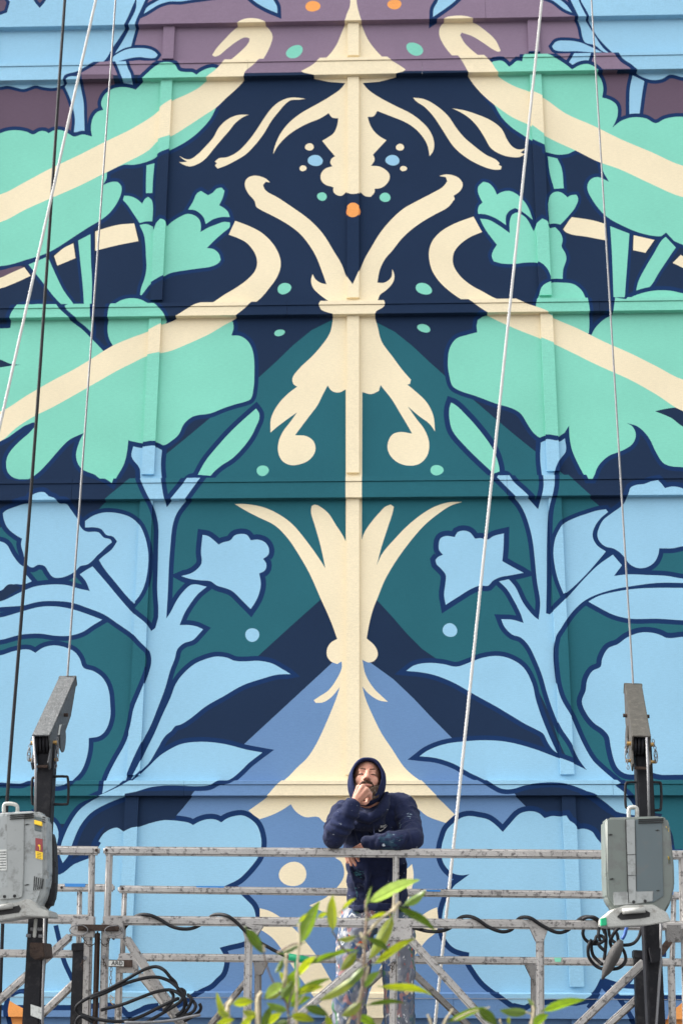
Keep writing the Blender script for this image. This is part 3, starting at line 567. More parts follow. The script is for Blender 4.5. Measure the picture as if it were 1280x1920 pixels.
# deck
a, b = U(-60, 1800, YF), U(1330, 1800, YF)
for k in range(5):
    y0 = YF+.03+k*.188
    part('deck_plank', pf, PLY, lambda bm: bar(bm, Vector((a.x, y0+.09, ZD-.02)), Vector((b.x, y0+.09, ZD-.02-(b.x-a.x)*.009)), .182, .04))
for Y in (YF-.0, YB+.0):
    part('toe_board', pf, ALU, lambda bm: bar(bm, Vector((a.x, Y, ZD-.06)), Vector((b.x, Y, ZD-.06-(b.x-a.x)*.009)), .04, .12))

# lettering helper: raised flat letters built as real geometry
def letters(name, txt, o, ex, ey, size, mt, parent, shear=0, depth=.0015):
    cu = bpy.data.curves.new(name, 'FONT'); cu.body = txt; cu.size = size; cu.shear = shear; cu.extrude = depth; cu.align_x = 'LEFT'; cu.resolution_u = 2
    t = bpy.data.objects.new(name, cu); dg = bpy.context.evaluated_depsgraph_get(); COL.objects.link(t)
    bpy.context.view_layer.update(); me = bpy.data.meshes.new_from_object(t.evaluated_get(bpy.context.evaluated_depsgraph_get()))
    bpy.data.objects.remove(t); ez = ex.cross(ey).normalized()
    M = Matrix((ex.normalized(), ey.normalized(), ez)).transposed().to_4x4(); M.translation = o
    me.transform(M); me.materials.clear(); me.materials.append(mt); me.name = name
    return link(name, me, parent)
BLK = mat('black_print', (.02, .02, .025), .6)
letters('tag_lettering', 'ARD', U(209, 1809.6, YB-.0675), Vector((1, 0, 0)), Vector((0, 0, 1)), .034, BLK, tagp)

# ================================================================ stirrups with davit heads (one at each end)
def stirrup(label, mast, ymast, head, handles, ysh, rear, group, mirror, GV=None):
    GV = GV or GALV
    top, bot = U(*mast[0], ymast), U(*mast[1], ymast)
    o = empty('hoist_mast', (top.x, ymast, ZD-.1), label, 'mast', group)
    part('mast_tube', o, DARKSTEEL, lambda bm: bar(bm, top, Vector((top.x+(bot.x-top.x)*1.0, ymast, ZD-.12)) if False else bot, .084, .084, .006, Vector((0, 1, 0))))
    part('rear_tube', o, DARKSTEEL, lambda bm: bar(bm, U(*rear[0], YB-.06), U(*rear[1], YB-.06), .07, .07, .005, Vector((0, 1, 0))))
    part('rear_cap', o, DARKSTEEL, lambda bm: bar(bm, U(rear[0][0], rear[0][1]-4, YB-.06), U(rear[0][0], rear[0][1]+12, YB-.06), .084, .084, .006, Vector((0, 1, 0))))
    # davit head: a box channel rising towards the wall, open at its lower end where the sheaves sit
    lo, hi = head; p, q = U(*lo[:2], lo[2]), U(*hi[:2], hi[2])
    d = (q-p).normalized(); x = Vector((1, 0, 0)); x = (x-d*x.dot(d)).normalized(); n = x.cross(d).normalized()
    if n.y > 0: n = -n                       # n: outward from the front/top face of the channel
    W, Hh, t = .094, .15, .009
    hd = part('davit_head', o, GV, lambda bm: bar(bm, p+n*(-t/2), q+n*(-t/2), W, t, .003, n))
    for s in (-1, 1):
        def side(bm):
            e = p + x*s*(W/2-t/2)
            pts = [e-n*t, e+(q-p)-n*t, e+(q-p)-n*.05, e+(q-p)*.72-n*Hh, e+(q-p)*.12-n*(Hh+.035), e-d*.06-n*(Hh+.02), e-d*.075-n*Hh*.8, e-n*Hh*.55]
            prism(bm, [v-x*t/2 for v in pts], x*t, .002)
        part('cheek_plate', hd, GV, side)
    part('end_cap', hd, GV, lambda bm: bar(bm, q-n*.03-x*W*.53, q-n*.03+x*W*.53, .06, .02, .003, d))
    for k in range(4):
        c = p + d*.06 - n*.075 + x*(-.028+k*.018)
        part('sheave', hd, DARKSTEEL, lambda bm: cyl(bm, c-x*.006, c+x*.006, .062, 24))
    part('axle', hd, BRASS, lambda bm: cyl(bm, p+d*.06-n*.075-x*(W/2+.02), p+d*.06-n*.075+x*(W/2+.02), .011))
    part('axle', hd, RUST, lambda bm: cyl(bm, p+d*.36-n*.06-x*(W/2+.022), p+d*.36-n*.06+x*(W/2+.022), .010))
    part('cross_bar', hd, RUST, lambda bm: bar(bm, p-d*.05-n*.155-x*(W/2-.012), p-d*.05-n*.155+x*(W/2-.012), .014, .014, .002))
    part('disc_plate', hd, GV, lambda bm: cyl(bm, p+d*.26-n*.15+x*mirror*(W/2+.002), p+d*.26-n*.15+x*mirror*(W/2+.008), .075, 26))
    rhomb = [(.17, .03), (.27, .075), (.33, .045), (.23, .0)]
    part('maker_plate', hd, PAPER, lambda bm: prism(bm, [p+d*u-n*(.055+v)+x*(W/2+.001) for u, v in rhomb], x*.003))
    for (x0, y0, x1, y1) in handles:
        part('handle', o, DARKSTEEL, lambda bm: tube(bm, spline([U(a, b, ymast-.02) for a, b in ((x0, y0), (x0+(x1-x0)*.75, y0), (x1, y0+5), (x1, y1-5), (x0+(x1-x0)*.75, y1), (x0, y1))], 5), .0068, 8), True)
    for s in (-1, 1):
        c0 = p+d*.06-n*.09+x*s*(W/2+.016)
        part('safety_chain', o, WIRE, lambda bm: chain(bm, [c0+Vector((s*.004, -.01, .03)), c0+Vector((s*.012, -.015, -.03)), c0+Vector((s*.006, -.02, -.13 if s == mirror else -.09))], .012))
        part('spring_pin', o, WIRE, lambda bm: tube(bm, spline([c0+Vector((s*(.010+.009*math.cos(a)), -.02, -.05+.034*math.sin(a))) for a in [i*math.pi/4 for i in range(8)]], 3, True), .0022, 5, True))
        part('pin', o, BRASS, lambda bm: cyl(bm, c0+Vector((-s*.02, 0, -.075)), c0+Vector((s*.014, 0, -.075)), .009, 10))
    return o, p, q
GM = 'steel masts with davit heads at the ends of the platform'
mL, pL, qL = stirrup('dark mast with a leaning galvanised davit head at the left end of the platform', ((91, 1395), (56, 2010)), -2.40,
    ((77, 1378, -2.52), (127, 1268, -1.92)), [(82, 1458, 61, 1508), (101, 1456, 128, 1508)], -2.4, ((150, 1772), (142, 2010)), GM, 1)
mR, pR, qR = stirrup('dark mast with an upright davit head above the right hoist', ((1203, 1398), (1232, 2010)), -2.40,
    ((1202, 1380, -2.54), (1186, 1282, -2.02)), [(1198, 1467, 1172, 1515), (1212, 1467, 1238, 1519)], -2.4, ((1199, 1786), (1205, 2010)), GM, -1, GALV2)
part('clamp_block', mL, RUST, lambda bm: prism(bm, [U(x, y, -2.62) for x, y in ((56, 1767), (82, 1768), (84, 1795), (66, 1800), (56, 1792))], Vector((0, .18, 0)), .004))
part('clamp_block', mR, DARKSTEEL, lambda bm: prism(bm, [U(x, y, -2.58) for x, y in ((1216, 1777), (1238, 1777), (1237, 1803), (1222, 1806))], Vector((0, .18, 0)), .004))
part('guide_bar', mR, DARKSTEEL, lambda bm: bar(bm, U(1208, 1735, -2.52), U(1219, 2000, -2.52), .016, .05))
plate('sticker', mL, [(58, 1883), (80, 1890), (79, 1912), (58, 1904)], -2.452, .003, PAPER, 0)

# ================================================================ electric rope hoists
def hoist(label, outline, Y, depth, seams, parent_grp, kind):
    c = U(sum(p[0] for p in outline)/len(outline), max(p[1] for p in outline), Y)
    o = empty('rope_hoist', (c.x, Y, c.z), label, 'hoist', parent_grp)
    part('housing', o, HOUSE if kind > 0 else HOUSEL, lambda bm: prism(bm, [U(x, y, Y) for x, y in outline], Vector((0, depth, 0)), .022, 4), True)
    return o
GH = 'electric rope hoists on the platform masts'
oR = [(1134, 1537), (1140, 1533), (1236, 1530), (1250, 1534), (1255, 1548), (1263, 1622), (1264, 1660), (1258, 1690), (1246, 1712), (1158, 1712), (1146, 1699), (1137, 1682), (1135, 1640)]
YH = -2.86
hR = hoist('grey green motor hoist with a blue grey panel, right end of the platform', oR, YH, .16, None, GH, 1)
plate('side_panel', hR, [(1190, 1537), (1240, 1535), (1243, 1680), (1224, 1692), (1193, 1692)], YH-.006, .012, HOUSE3)
plate('centre_strip', hR, [(1173, 1537), (1189, 1536), (1192, 1692), (1178, 1693)], YH-.010, .014, HOUSE2)
for yy in (1602, 1641): plate('seam', hR, [(1175, yy), (1191, yy-.5), (1191, yy+.6), (1175, yy+1)], YH-.0115, .002, HOLE, 0)
plate('seam', hR, [(1171.5, 1536), (1172.8, 1536), (1178, 1694), (1176.6, 1694)], YH-.008, .01, HOLE, 0)
plate('lower_panel', hR, [(1149, 1673), (1224, 1670), (1223, 1690), (1190, 1695), (1150, 1698)], YH-.008, .012, HOUSE2)
for k in range(3): plate('vent_slot', hR, [(1196, 1535.5+k*3.4), (1243, 1534+k*3.4), (1243, 1535.6+k*3.4), (1196, 1537.3+k*3.4)], YH-.012, .014, HOLE, 0)
for (x, y) in ((1143, 1565), (1146, 1648), (1231, 1557), (1232, 1670)): plate('screw_recess', hR, [(x-4, y), (x+1, y-1.6), (x+5, y-.2), (x, y+1.4)], YH-.0075, .008, HOLE, 0)
for (x, y) in ((1187, 1691), (1208.5, 1689.5)): part('bolt_hole', hR, HOLE, lambda bm: cyl(bm, U(x, y, YH-.012), U(x, y, YH+.004), .0075, 12))
for (x0, y0, x1, y1) in ((1247, 1549, 1252, 1560), (1251, 1605, 1256, 1622)): plate('warning_sticker', hR, [(x0, y0), (x1, y0+3), (x1+1, y1), (x0+1, y1-3)], YH+.0, .01, YEL, 0)
part('handle', hR, CAST, lambda bm: tube(bm, spline([U(x, y, YH+.13) for x, y in ((1178, 1534), (1178, 1518), (1182, 1514), (1190, 1514), (1193, 1518), (1193, 1534))], 4), .010, 8), True)
def bracket(o, pts, slot, grip, Y):
    plate('base_bracket', o, pts, Y-.05, .19, CAST, .004)
    plate('bracket_slot', o, slot, Y-.053, .012, HOLE, .0)
    part('grip_bar', o, CAST, lambda bm: cyl(bm, U(*grip[0], Y-.065), U(*grip[1], Y-.065), .013, 12), True)
bracket(hR, [(1131, 1722), (1152, 1704), (1172, 1697), (1224, 1696), (1250, 1711), (1257, 1728), (1212, 1735), (1140, 1739), (1131, 1734)], [(1156, 1719), (1163, 1711), (1180, 1707), (1208, 1706), (1218, 1711), (1217, 1719), (1200, 1722), (1164, 1725)], ((1166, 1709), (1208, 1706)), YH)
plate('green_tape', hR, [(1126, 1722), (1136, 1720), (1137, 1735), (1127, 1736)], YH-.056, .04, GREEN)

oL = [(-62, 1537), (-30, 1527), (20, 1522), (66, 1520), (79, 1523), (86, 1534), (87, 1640), (83, 1668), (75, 1692), (66, 1707), (-30, 1716), (-58, 1700)]
hL = hoist('weathered pale grey motor hoist with yellow and red warning stickers, left end of the platform', oL, YH, .15, None, GH, -1)
plate('front_panel', hL, [(13, 1527), (46, 1525), (45, 1630), (42, 1682), (15, 1684)], YH-.008, .012, HOUSE2)
plate('lower_panel', hL, [(0, 1664), (44, 1660), (42, 1681), (36, 1684), (0, 1687)], YH-.012, .014, HOUSE2)
for k in range(3): plate('vent_slot', hL, [(19, 1527.5+k*3.6), (63, 1524.5+k*3.6), (63, 1526+k*3.6), (19, 1529.4+k*3.6)], YH-.014, .016, HOLE, 0)
for k in range(3): plate('vent_slot', hL, [(80, 1531+k*4.2), (85, 1532.5+k*4.2), (85, 1534.2+k*4.2), (80, 1532.8+k*4.2)], YH-.003, .01, HOLE, 0)
for k in range(5): plate('vent_slot', hL, [(64.5+k*4, 1643+k*1.2), (66+k*4, 1643+k*1.2), (64.5+k*3.6, 1670-k*.8), (63+k*3.6, 1669-k*.8)], YH-.0025, .01, HOLE, 0)
for (x, y) in ((50, 1546), (50, 1659)): plate('screw_recess', hL, [(x-4, y+.8), (x+1, y-1.4), (x+6, y-1), (x+1, y+1.2)], YH-.0035, .008, HOLE, 0)
plate('switch_recess', hL, [(65, 1531), (78, 1533), (78, 1560), (65, 1557)], YH-.003, .008, HOUSE3)
plate('switch_lever', hL, [(64.5, 1537), (79, 1541), (79, 1549), (64.5, 1545)], YH-.018, .016, YEL, .002)
plate('warning_sticker', hL, [(67, 1571), (80, 1573), (80, 1598), (67, 1595)], YH-.003, .008, RED, 0)
w2 = plate('warning_sticker', hL, [(67, 1595.3), (80.5, 1598.3), (80, 1612), (67.5, 1609)], YH-.0035, .008, YEL, 0)
plate('sticker_mark', hL, [(72, 1583.5), (76, 1584.3), (76, 1594), (74.5, 1594), (74.2, 1587), (72, 1586.5)], YH-.005, .004, YEL, 0)
for k in range(4): plate('printed_line', w2, [(70, 1598.2+k*3), (78, 1600+k*3), (78, 1600.9+k*3), (70, 1599.1+k*3)], YH-.0045, .002, BLK, 0)
pl = plate('data_plate', hL, [(-1, 1593), (13, 1592.5), (13.5, 1632), (-1, 1632)], YH-.0035, .008, PAPER, 0)
for k in range(7): plate('printed_line', pl, [(.5, 1597+k*5), (12, 1596.7+k*5), (12, 1598+k*5), (.5, 1598.3+k*5)], YH-.0045, .002, BLK, 0)
for (x, y) in ((9, 1681), (28, 1680)): part('bolt_hole', hL, HOLE, lambda bm: cyl(bm, U(x, y, YH-.016), U(x, y, YH+.004), .0075, 12))
part('gear_cover', hL, BLACK, lambda bm: prism(bm, [U(x, y, YH+.16) for x, y in ((84, 1556), (94, 1557), (100, 1575), (102, 1620), (102, 1660), (98, 1690), (91, 1702), (76, 1704))], Vector((0, .10, 0)), .015, 3), True)
part('handle', hL, CAST, lambda bm: tube(bm, spline([U(x, y, YH+.1) for x, y in ((8, 1525), (8, 1511), (13, 1507), (27, 1508), (33, 1513), (33, 1526))], 4), .0095, 8), True)
bracket(hL, [(-60, 1708), (20, 1696), (52, 1685), (64, 1691), (72, 1702), (92, 1709), (93, 1720), (50, 1718), (0, 1726), (-60, 1730)], [(-30, 1708), (20, 1702), (36, 1697), (40, 1704), (36, 1711), (0, 1716), (-30, 1718)], ((-30, 1706), (24, 1698)), YH)
part('sensor_arm', hL, CAST, lambda bm: bar(bm, U(68, 1722, YH+.05), U(65, 1758, YH+.05), .014, .02))
for (x, y) in ((62, 1742), (75, 1742), (77, 1755), (54, 1754)): part('bolt', hL, WIRE, lambda bm: cyl(bm, U(x-4, y, YH+.06), U(x+4, y+.5, YH+.06), .008, 8))

# ================================================================ ropes and cables
def cord(name, pts, r, mt, label, cat, group=None, n=8, sm=5):
    bm = bmesh.new(); tube(bm, spline(pts, sm), r, n); o = bm_obj(name, bm, mt, None, True); return tag(o, label, cat, group)
ext = lambda a, b, k: a+(b-a)*k
def twisted(name, p, q, r, label):
    bm = bmesh.new(); L = (q-p).length; x, y, d = frame_from(q-p); turns = L/.075; n = int(turns*7)
    for s in range(3):
        pts = []
        for i in range(n+1):
            a = 2*math.pi*(turns*i/n + s/3); sag = d*0
            pts.append(p+d*L*i/n + (x*math.cos(a)+y*math.sin(a))*r*.52)
        tube(bm, pts, r*.56, 5)
    return tag(bm_obj(name, bm, ROPE, None, True), label, 'rope', 'white safety ropes in front of the mural')
a, b = U(180, 0, -.75), U(0, 800, -.75); twisted('safety_rope', ext(b, a, 2.2), ext(a, b, 1.9), .0108, 'white twisted rope slanting across the upper left of the mural')
a, b = U(1015, 0, -.70), U(815, 1920, -.70); twisted('safety_rope', ext(b, a, 1.5), ext(a, b, 1.12), .0108, 'white twisted rope hanging past the right side of the person, ending behind the platform')
a, b = U(122, 0, -.70), U(14, 1500, -.70); c = U(2, 1920, -.7)
cord('lifeline_cable', [ext(b, a, 1.6), U(122, 0, -.7), U(96, 390, -.7), U(70, 770, -.7), U(42, 1140, -.7), b, U(6, 1720, -.7), U(-4, 2010, -.7)], .0115, BLACK, 'black cable running down the far left of the mural behind the hoist', 'cable')
GW = 'steel wire ropes the platform hangs on'
a, b = U(217, 0, -1.75), qL+Vector((0, 0, .0)); cord('wire_rope', [ext(b, a, 1.8), b], .0062, WIRE, 'steel wire rope rising from the davit head at the left end', 'wire rope', GW)
a, b = U(1108, 0, -1.85), qR; cord('wire_rope', [ext(b, a, 1.8), b], .0055, WIRE, 'steel wire rope rising from the davit head at the right end', 'wire rope', GW)
part('fall_wire', mL, WIRE, lambda bm: tube(bm, [pL+Vector((-.02, -.07, -.02)), U(67.5, 1440, -2.66), U(66.5, 1528, -2.68)], .0062, 6), True)
part('fall_wire', mL, WIRE, lambda bm: tube(bm, [U(84, 1722, -2.52), U(83, 1800, -2.52), U(81, 1860, -2.52), U(80, 1990, -2.52)], .0065, 6), True)
part('fall_wire', mR, WIRE, lambda bm: tube(bm, [pR+Vector((.012, -.07, -.02)), U(1213.5, 1440, -2.66), U(1216, 1534, -2.68)], .0062, 6), True)
part('fall_wire', mR, WIRE, lambda bm: tube(bm, [U(1238, 1730, -2.53), U(1237, 1810, -2.53), U(1229, 1925, -2.53), U(1226, 1990, -2.53)], .0065, 6), True)
fr, bk, md = YF-.034, YF+.034, YF
def wave(pts): return [U(x, y, Y) for x, y, Y in pts]
GC = 'black power cables wound round the lower front rail'
cord('power_cable', wave([(212, 1760, md), (231, 1743, bk), (247, 1724, bk), (262, 1715.5, md), (281, 1716, fr), (300, 1724, fr), (322, 1737, fr), (345, 1742, fr), (366, 1739, md), (384, 1728, bk), (398, 1717, bk), (412, 1714.5, md), (428, 1718, fr), (443, 1729, fr), (458, 1744, fr), (478, 1761, fr), (503, 1776, fr), (528, 1789, fr), (548, 1797, fr), (575, 1800, md)]), .0095, BLACK, 'black power cable wound round the lower rail left of the person, ending in green tape', 'cable', GC)
cord('power_cable', wave([(770, 1738, bk), (785, 1742, bk), (802, 1746, fr), (825, 1746, fr), (846, 1738, bk), (860, 1722, bk), (876, 1718, md), (893, 1723, fr), (915, 1738, fr), (940, 1747, fr), (958, 1743, md), (966, 1730, bk), (975, 1721, md), (993, 1721, fr), (1015, 1735, fr), (1042, 1748, fr), (1062, 1745, md), (1078, 1730, bk), (1090, 1721, md), (1102, 1719, fr), (1116, 1724, fr), (1127, 1735, fr), (1133, 1750, fr)]), .0095, BLACK, 'black power cable wound round the lower rail right of the person', 'cable', GC)
tp = part('green_tape', pf, GREEN, lambda bm: cyl(bm, U(541, 1794, YF-.036), U(578, 1800, YF-.012), .018, 14), True)
plate('green_tape', pf, [(551, 1800), (558, 1801), (557, 1830), (552, 1830)], YF-.03, .006, GREEN)
# coil on the brace at the lower left
bm = bmesh.new(); YC = YF-.09
for P in ([(332, 1850), (329, 1842), (319, 1832), (309, 1820), (296, 1813), (282, 1814), (262, 1822), (231, 1840), (201, 1856), (170, 1869), (150, 1881), (143, 1890), (148, 1899), (170, 1908), (201, 1914), (231, 1915), (262, 1907), (302, 1887), (323, 1877), (335, 1872)],
          [(170, 1872), (201, 1860), (231, 1846), (262, 1836), (292, 1832), (315, 1838), (332, 1851), (345, 1868), (350, 1886)], [(190, 1894), (201, 1891), (231, 1883), (262, 1871), (292, 1860), (317, 1856), (334, 1862), (346, 1875), (344, 1893), (330, 1905)],
          [(270, 1920), (282, 1913), (313, 1895), (339, 1877), (347, 1862), (341, 1855), (333, 1856)], [(335, 1908), (343, 1903), (355, 1887), (359, 1873), (352, 1865)],
          [(325, 1912), (333, 1909), (359, 1899), (367, 1887), (362, 1876)], [(143, 1935), (143, 1919), (146, 1911), (154, 1906), (175, 1917)], [(318, 1856), (325, 1866), (322, 1880), (306, 1896)], [(345, 1915), (370, 1900), (377, 1890), (374, 1882)]):
    tube(bm, spline([U(x, y, YC+.012*math.sin(i*1.7)) for i, (x, y) in enumerate(P)], 5), .0088, 8)
coil = tag(bm_obj('coiled_cable', bm, BLACK, None, True), 'loose coil of black cable hung on the brace at the lower left', 'cable')
part('cable_grip', coil, WIRE, lambda bm: tube(bm, spline([U(x, y, YC-.02) for x, y in ((234, 1917), (280, 1917), (325, 1913), (353, 1907), (376, 1903))], 5), .0075, 8), True)
# bundle and plug below the hoist at the right
bm = bmesh.new(); YC = YF-.16
for P in ([(1091, 1724), (1100, 1720), (1113, 1720), (1124, 1728), (1132, 1741), (1135, 1755), (1135, 1770), (1132, 1800)], [(1093, 1742), (1092, 1752), (1097, 1762), (1108, 1769), (1122, 1769), (1132, 1762), (1127, 1755), (1119, 1755), (1116, 1761), (1124, 1775), (1135, 1784)],
          [(1108, 1762), (1102, 1775), (1103, 1794), (1114, 1809), (1127, 1816), (1150, 1817), (1164, 1812), (1172, 1800), (1169, 1784), (1160, 1770)], [(1116, 1762), (1108, 1773), (1111, 1791), (1122, 1803), (1128, 1808)],
          [(1202, 1738), (1197, 1756), (1186, 1769), (1167, 1772), (1150, 1766), (1142, 1755), (1140, 1738)], [(1122, 1740), (1121, 1752), (1124, 1764)], [(1160, 1738), (1150, 1750), (1143, 1765), (1146, 1776)], [(1148, 1738), (1156, 1752), (1158, 1764)]):
    tube(bm, spline([U(x, y, YC+.014*math.sin(i*1.3+len(P))) for i, (x, y) in enumerate(P)], 5), .0088, 8)
bund = tag(bm_obj('cable_bundle', bm, BLACK, None, True), 'tangled black cable bundle with a fat rubber plug hanging below the right hoist', 'cable')
def plug(bm):
    p, q = U(1164, 1763, YC-.03), U(1128, 1836, YC-.03); rr = [.012, .021, .028, .031, .032, .031, .028, .027, .022, .012, .006]
    tube(bm, [p+(q-p)*i/(len(rr)-1) for i in range(len(rr))], rr, 16)
part('plug_body', bund, mat('dusty_rubber', (.055, .052, .05), .75, 0, .3, 120, .25, 20), plug, True)
part('blue_lead', bund, mat('blue_sleeve', (.02, .08, .30), .5), lambda bm: tube(bm, spline([U(x, y, YC-.03) for x, y in ((1174, 1738), (1170, 1753), (1165, 1761))], 4), .009, 8), True)
# ================================================================ the person leaning on the rail
def fabric(name, col, splat=None, bump=.35, scale=900):
    mt = mat(name, col, .95, 0, bump, scale, .22, 9, .15)
    if splat:
        t = mt.node_tree; b = t.nodes['Principled BSDF']; L = t.links.new; N = t.nodes.new
        src = b.inputs['Base Color'].links[0].from_socket; geo = N('ShaderNodeNewGeometry')
        for i, (c, sc_, lo, hi) in enumerate(splat):
            n = N('ShaderNodeTexNoise'); n.inputs['Scale'].default_value = sc_; n.inputs['Detail'].default_value = 5; n.inputs['Distortion'].default_value = 1.2
            mp = N('ShaderNodeMapping'); mp.inputs['Location'].default_value = (3.1*i, 1.7*i, 5.3*i); mp.inputs['Scale'].default_value = (1, 1, .75)
            L(geo.outputs['Position'], mp.inputs[0]); L(mp.outputs[0], n.inputs['Vector'])
            r = N('ShaderNodeMapRange'); r.inputs[1].default_value = lo; r.inputs[2].default_value = hi; L(n.outputs['Fac'], r.inputs[0])
            mx = N('ShaderNodeMix'); mx.data_type = 'RGBA'; L(r.outputs[0], mx.inputs[0]); L(src, mx.inputs[6]); mx.inputs[7].default_value = (*c, 1); src = mx.outputs[2]
        L(src, b.inputs['Base Color'])
    return mt
NAVY = fabric('navy_fleece', (.011, .0155, .044)); NAVY.node_tree.nodes['Principled BSDF'].inputs['Sheen Weight'].default_value = .05
JEANS = fabric('paint_splattered_cloth', (.17, .18, .215), [((.06, .09, .13), 6, .47, .60), ((.36, .36, .37), 9, .57, .70), ((.06, .10, .19), 14, .55, .60), ((.30, .17, .17), 12, .57, .62), ((.50, .09, .04), 13, .66, .69), ((.07, .16, .09), 11, .61, .65), ((.62, .46, .28), 7, .62, .65), ((.6, .6, .6), 26, .63, .66)])
SKIN = mat('skin', (.47, .235, .165), .5, 0, .15, 500, .10, 30, .35, (.42, .13, .09), .55, 30)
SKIN.node_tree.nodes['Principled BSDF'].inputs['Subsurface Weight'].default_value = .12
SKIN.node_tree.nodes['Principled BSDF'].inputs['Subsurface Radius'].default_value = (.01, .004, .002)
BEARD = mat('greying_beard', (.105, .066, .044), .85, 0, .9, 900, .3, 300, .15, (.36, .32, .29), .8, 95)
BROWN = mat('brown_moustache', (.055, .03, .02), .8, 0, .8, 700, .3, 200, .2)
WHITE = mat('white_print', (.75, .75, .75), .6)
SOLE = mat('shoe_leather', (.07, .06, .055), .7)

def blob(bm, c, r, M=None, seg=20):
    """ellipsoid; r scalar or 3-vector, axes M (3x3)"""
    r = Vector((r, r, r)) if not hasattr(r, '__len__') else Vector(r)
    T = Matrix.Translation(c) @ ((M or Matrix.Identity(3)).to_4x4()) @ Matrix.Diagonal((*r, 1))
    bmesh.ops.create_uvsphere(bm, u_segments=seg, v_segments=seg//2+2, radius=1, matrix=T)
def cap(bm, p, q, r0, r1=None, seg=14):
    """tapered limb with round ends"""
    r1 = r0 if r1 is None else r1; p, q = Vector(p), Vector(q); d = (q-p); L = d.length; d.normalize()
    rings = []; 
    P, R = [], []
    for k in range(5): a = math.pi/2*(1-k/4); P.append(p-d*r0*math.sin(a)); R.append(max(r0*math.cos(a), r0*.06))
    for k in range(1, 5): a = math.pi/2*k/4; P.append(q+d*r1*math.sin(a)); R.append(max(r1*math.cos(a), r1*.06))
    P.insert(5, q); R.insert(5, r1)
    tube(bm, P, R, seg)
def limb(bm, pts, radii, seg=14):
    for (a, b, ra, rb) in zip(pts, pts[1:], radii, radii[1:]): cap(bm, a, b, ra, rb, seg)
def remeshed(name, bm, mt, parent, vox, sm, disp=None):
    """fuse overlapping shapes into one continuous skin"""
    me = bpy.data.meshes.new(name); bm.to_mesh(me); bm.free(); o = bpy.data.objects.new(name, me); COL.objects.link(o)
    m = o.modifiers.new('r', 'REMESH'); m.mode = 'VOXEL'; m.voxel_size = vox
    s = o.modifiers.new('s', 'SMOOTH'); s.factor = .5; s.iterations = sm
    for (size, st, depth) in (disp or []):
        tx = bpy.data.textures.new(name, 'CLOUDS'); tx.noise_scale = size; tx.noise_depth = depth
        dm = o.modifiers.new('d', 'DISPLACE'); dm.texture = tx; dm.strength = st; dm.mid_level = .5; dm.texture_coords = 'LOCAL'
    dg = bpy.context.evaluated_depsgraph_get(); me2 = bpy.data.meshes.new_from_object(o.evaluated_get(dg)); me2.name = name
    bpy.data.objects.remove(o); bpy.data.meshes.remove(me)
    me2.materials.clear(); me2.materials.append(mt); me2.polygons.foreach_set('use_smooth', [True]*len(me2.polygons))
    return link(name, me2, parent)

J = dict(shL=U(641, 1524, -1.72), shR=U(757, 1516, -1.70), elL=U(624, 1574, -1.99), wrL=U(660, 1511, -2.06), elR=U(772, 1572, -1.93), wrR=U(692, 1579, -1.93),
         neck=U(692, 1520, -1.76), chest=U(702, 1560, -1.66), belly=U(706, 1640, -1.58), pelvis=U(707, 1712, -1.52), head=U(687.5, 1465, -1.85),
         hpL=U(676, 1722, -1.52), hpR=U(741, 1722, -1.52), knL=U(660, 1868, -1.58), knR=U(748, 1866, -1.56), anL=U(648, 1992, -1.50), anR=U(746, 1992, -1.50))
# head frame: x to the viewer's right, y towards the viewer (chin raised), z up
_pit = math.radians(17); _rol = math.radians(3)
HX = Vector((math.cos(_rol), 0, -math.sin(_rol))); HY = Vector((.04, -math.cos(_pit), math.sin(_pit))).normalized(); HZ = HX.cross(HY).normalized()
if HZ.z < 0: HZ = -HZ
HM = Matrix((HX, HY, HZ)).transposed(); HC = J['head']
HS = 1.06
h = lambda x, y, z: HC + (HX*x + HY*y + HZ*z)*HS
body = bmesh.new()
blob(body, h(0, -.015, .035), (.077, .100, .088), HM, 28)                       # skull
blob(body, h(0, .030, -.030), (.066, .068, .085), HM, 24)                        # face
blob(body, h(0, .040, -.088), (.046, .052, .036), HM)                            # jaw
cap(body, h(-.036, .079, .025), h(.036, .079, .025), .0125)                       # brow
for s in (-1, 1):
    blob(body, h(.039*s, .064, -.024), (.023, .021, .026), HM); blob(body, h(.031*s, .076, .008), (.017, .012, .0085), HM); blob(body, h(.031*s, .074, -.006), (.017, .011, .007), HM)
    blob(body, h(.079*s, -.010, -.015), (.010, .022, .034), HM)
cap(body, h(0, .092, .012), h(0, .118, -.026), .010, .0135); blob(body, h(0, .116, -.031), (.0165, .016, .011), HM)
for s in (-1, 1): blob(body, h(.014*s, .106, -.034), (.010, .012, .009), HM)
cap(body, h(-.022, .090, -.061), h(.022, .090, -.061), .009); blob(body, h(0, .080, -.098), (.024, .022, .018), HM)
cap(body, h(0, -.02, -.06), J['neck'], .060, .066)
limb(body, [J['neck'], J['chest'], J['belly'], J['pelvis']], [.07, .085, .085, .09], 20)
limb(body, [J['chest']+Vector((-.07, .02, .07)), U(645, 1527, -1.72), U(631, 1552, -1.84), U(626, 1571, -1.985), U(641, 1546, -2.03), J['wrL']], [.05, .05, .046, .04, .037, .030])
limb(body, [J['chest']+Vector((.07, .02, .07)), U(756, 1519, -1.69), U(773, 1549, -1.80), U(776, 1573, -1.925), U(745, 1577, -1.945), J['wrR']], [.05, .05, .046, .04, .036, .030])
limb(body, [J['hpL'], J['knL'], J['anL']], [.085, .058, .042]); limb(body, [J['hpR'], J['knR'], J['anR']], [.085, .058, .042])
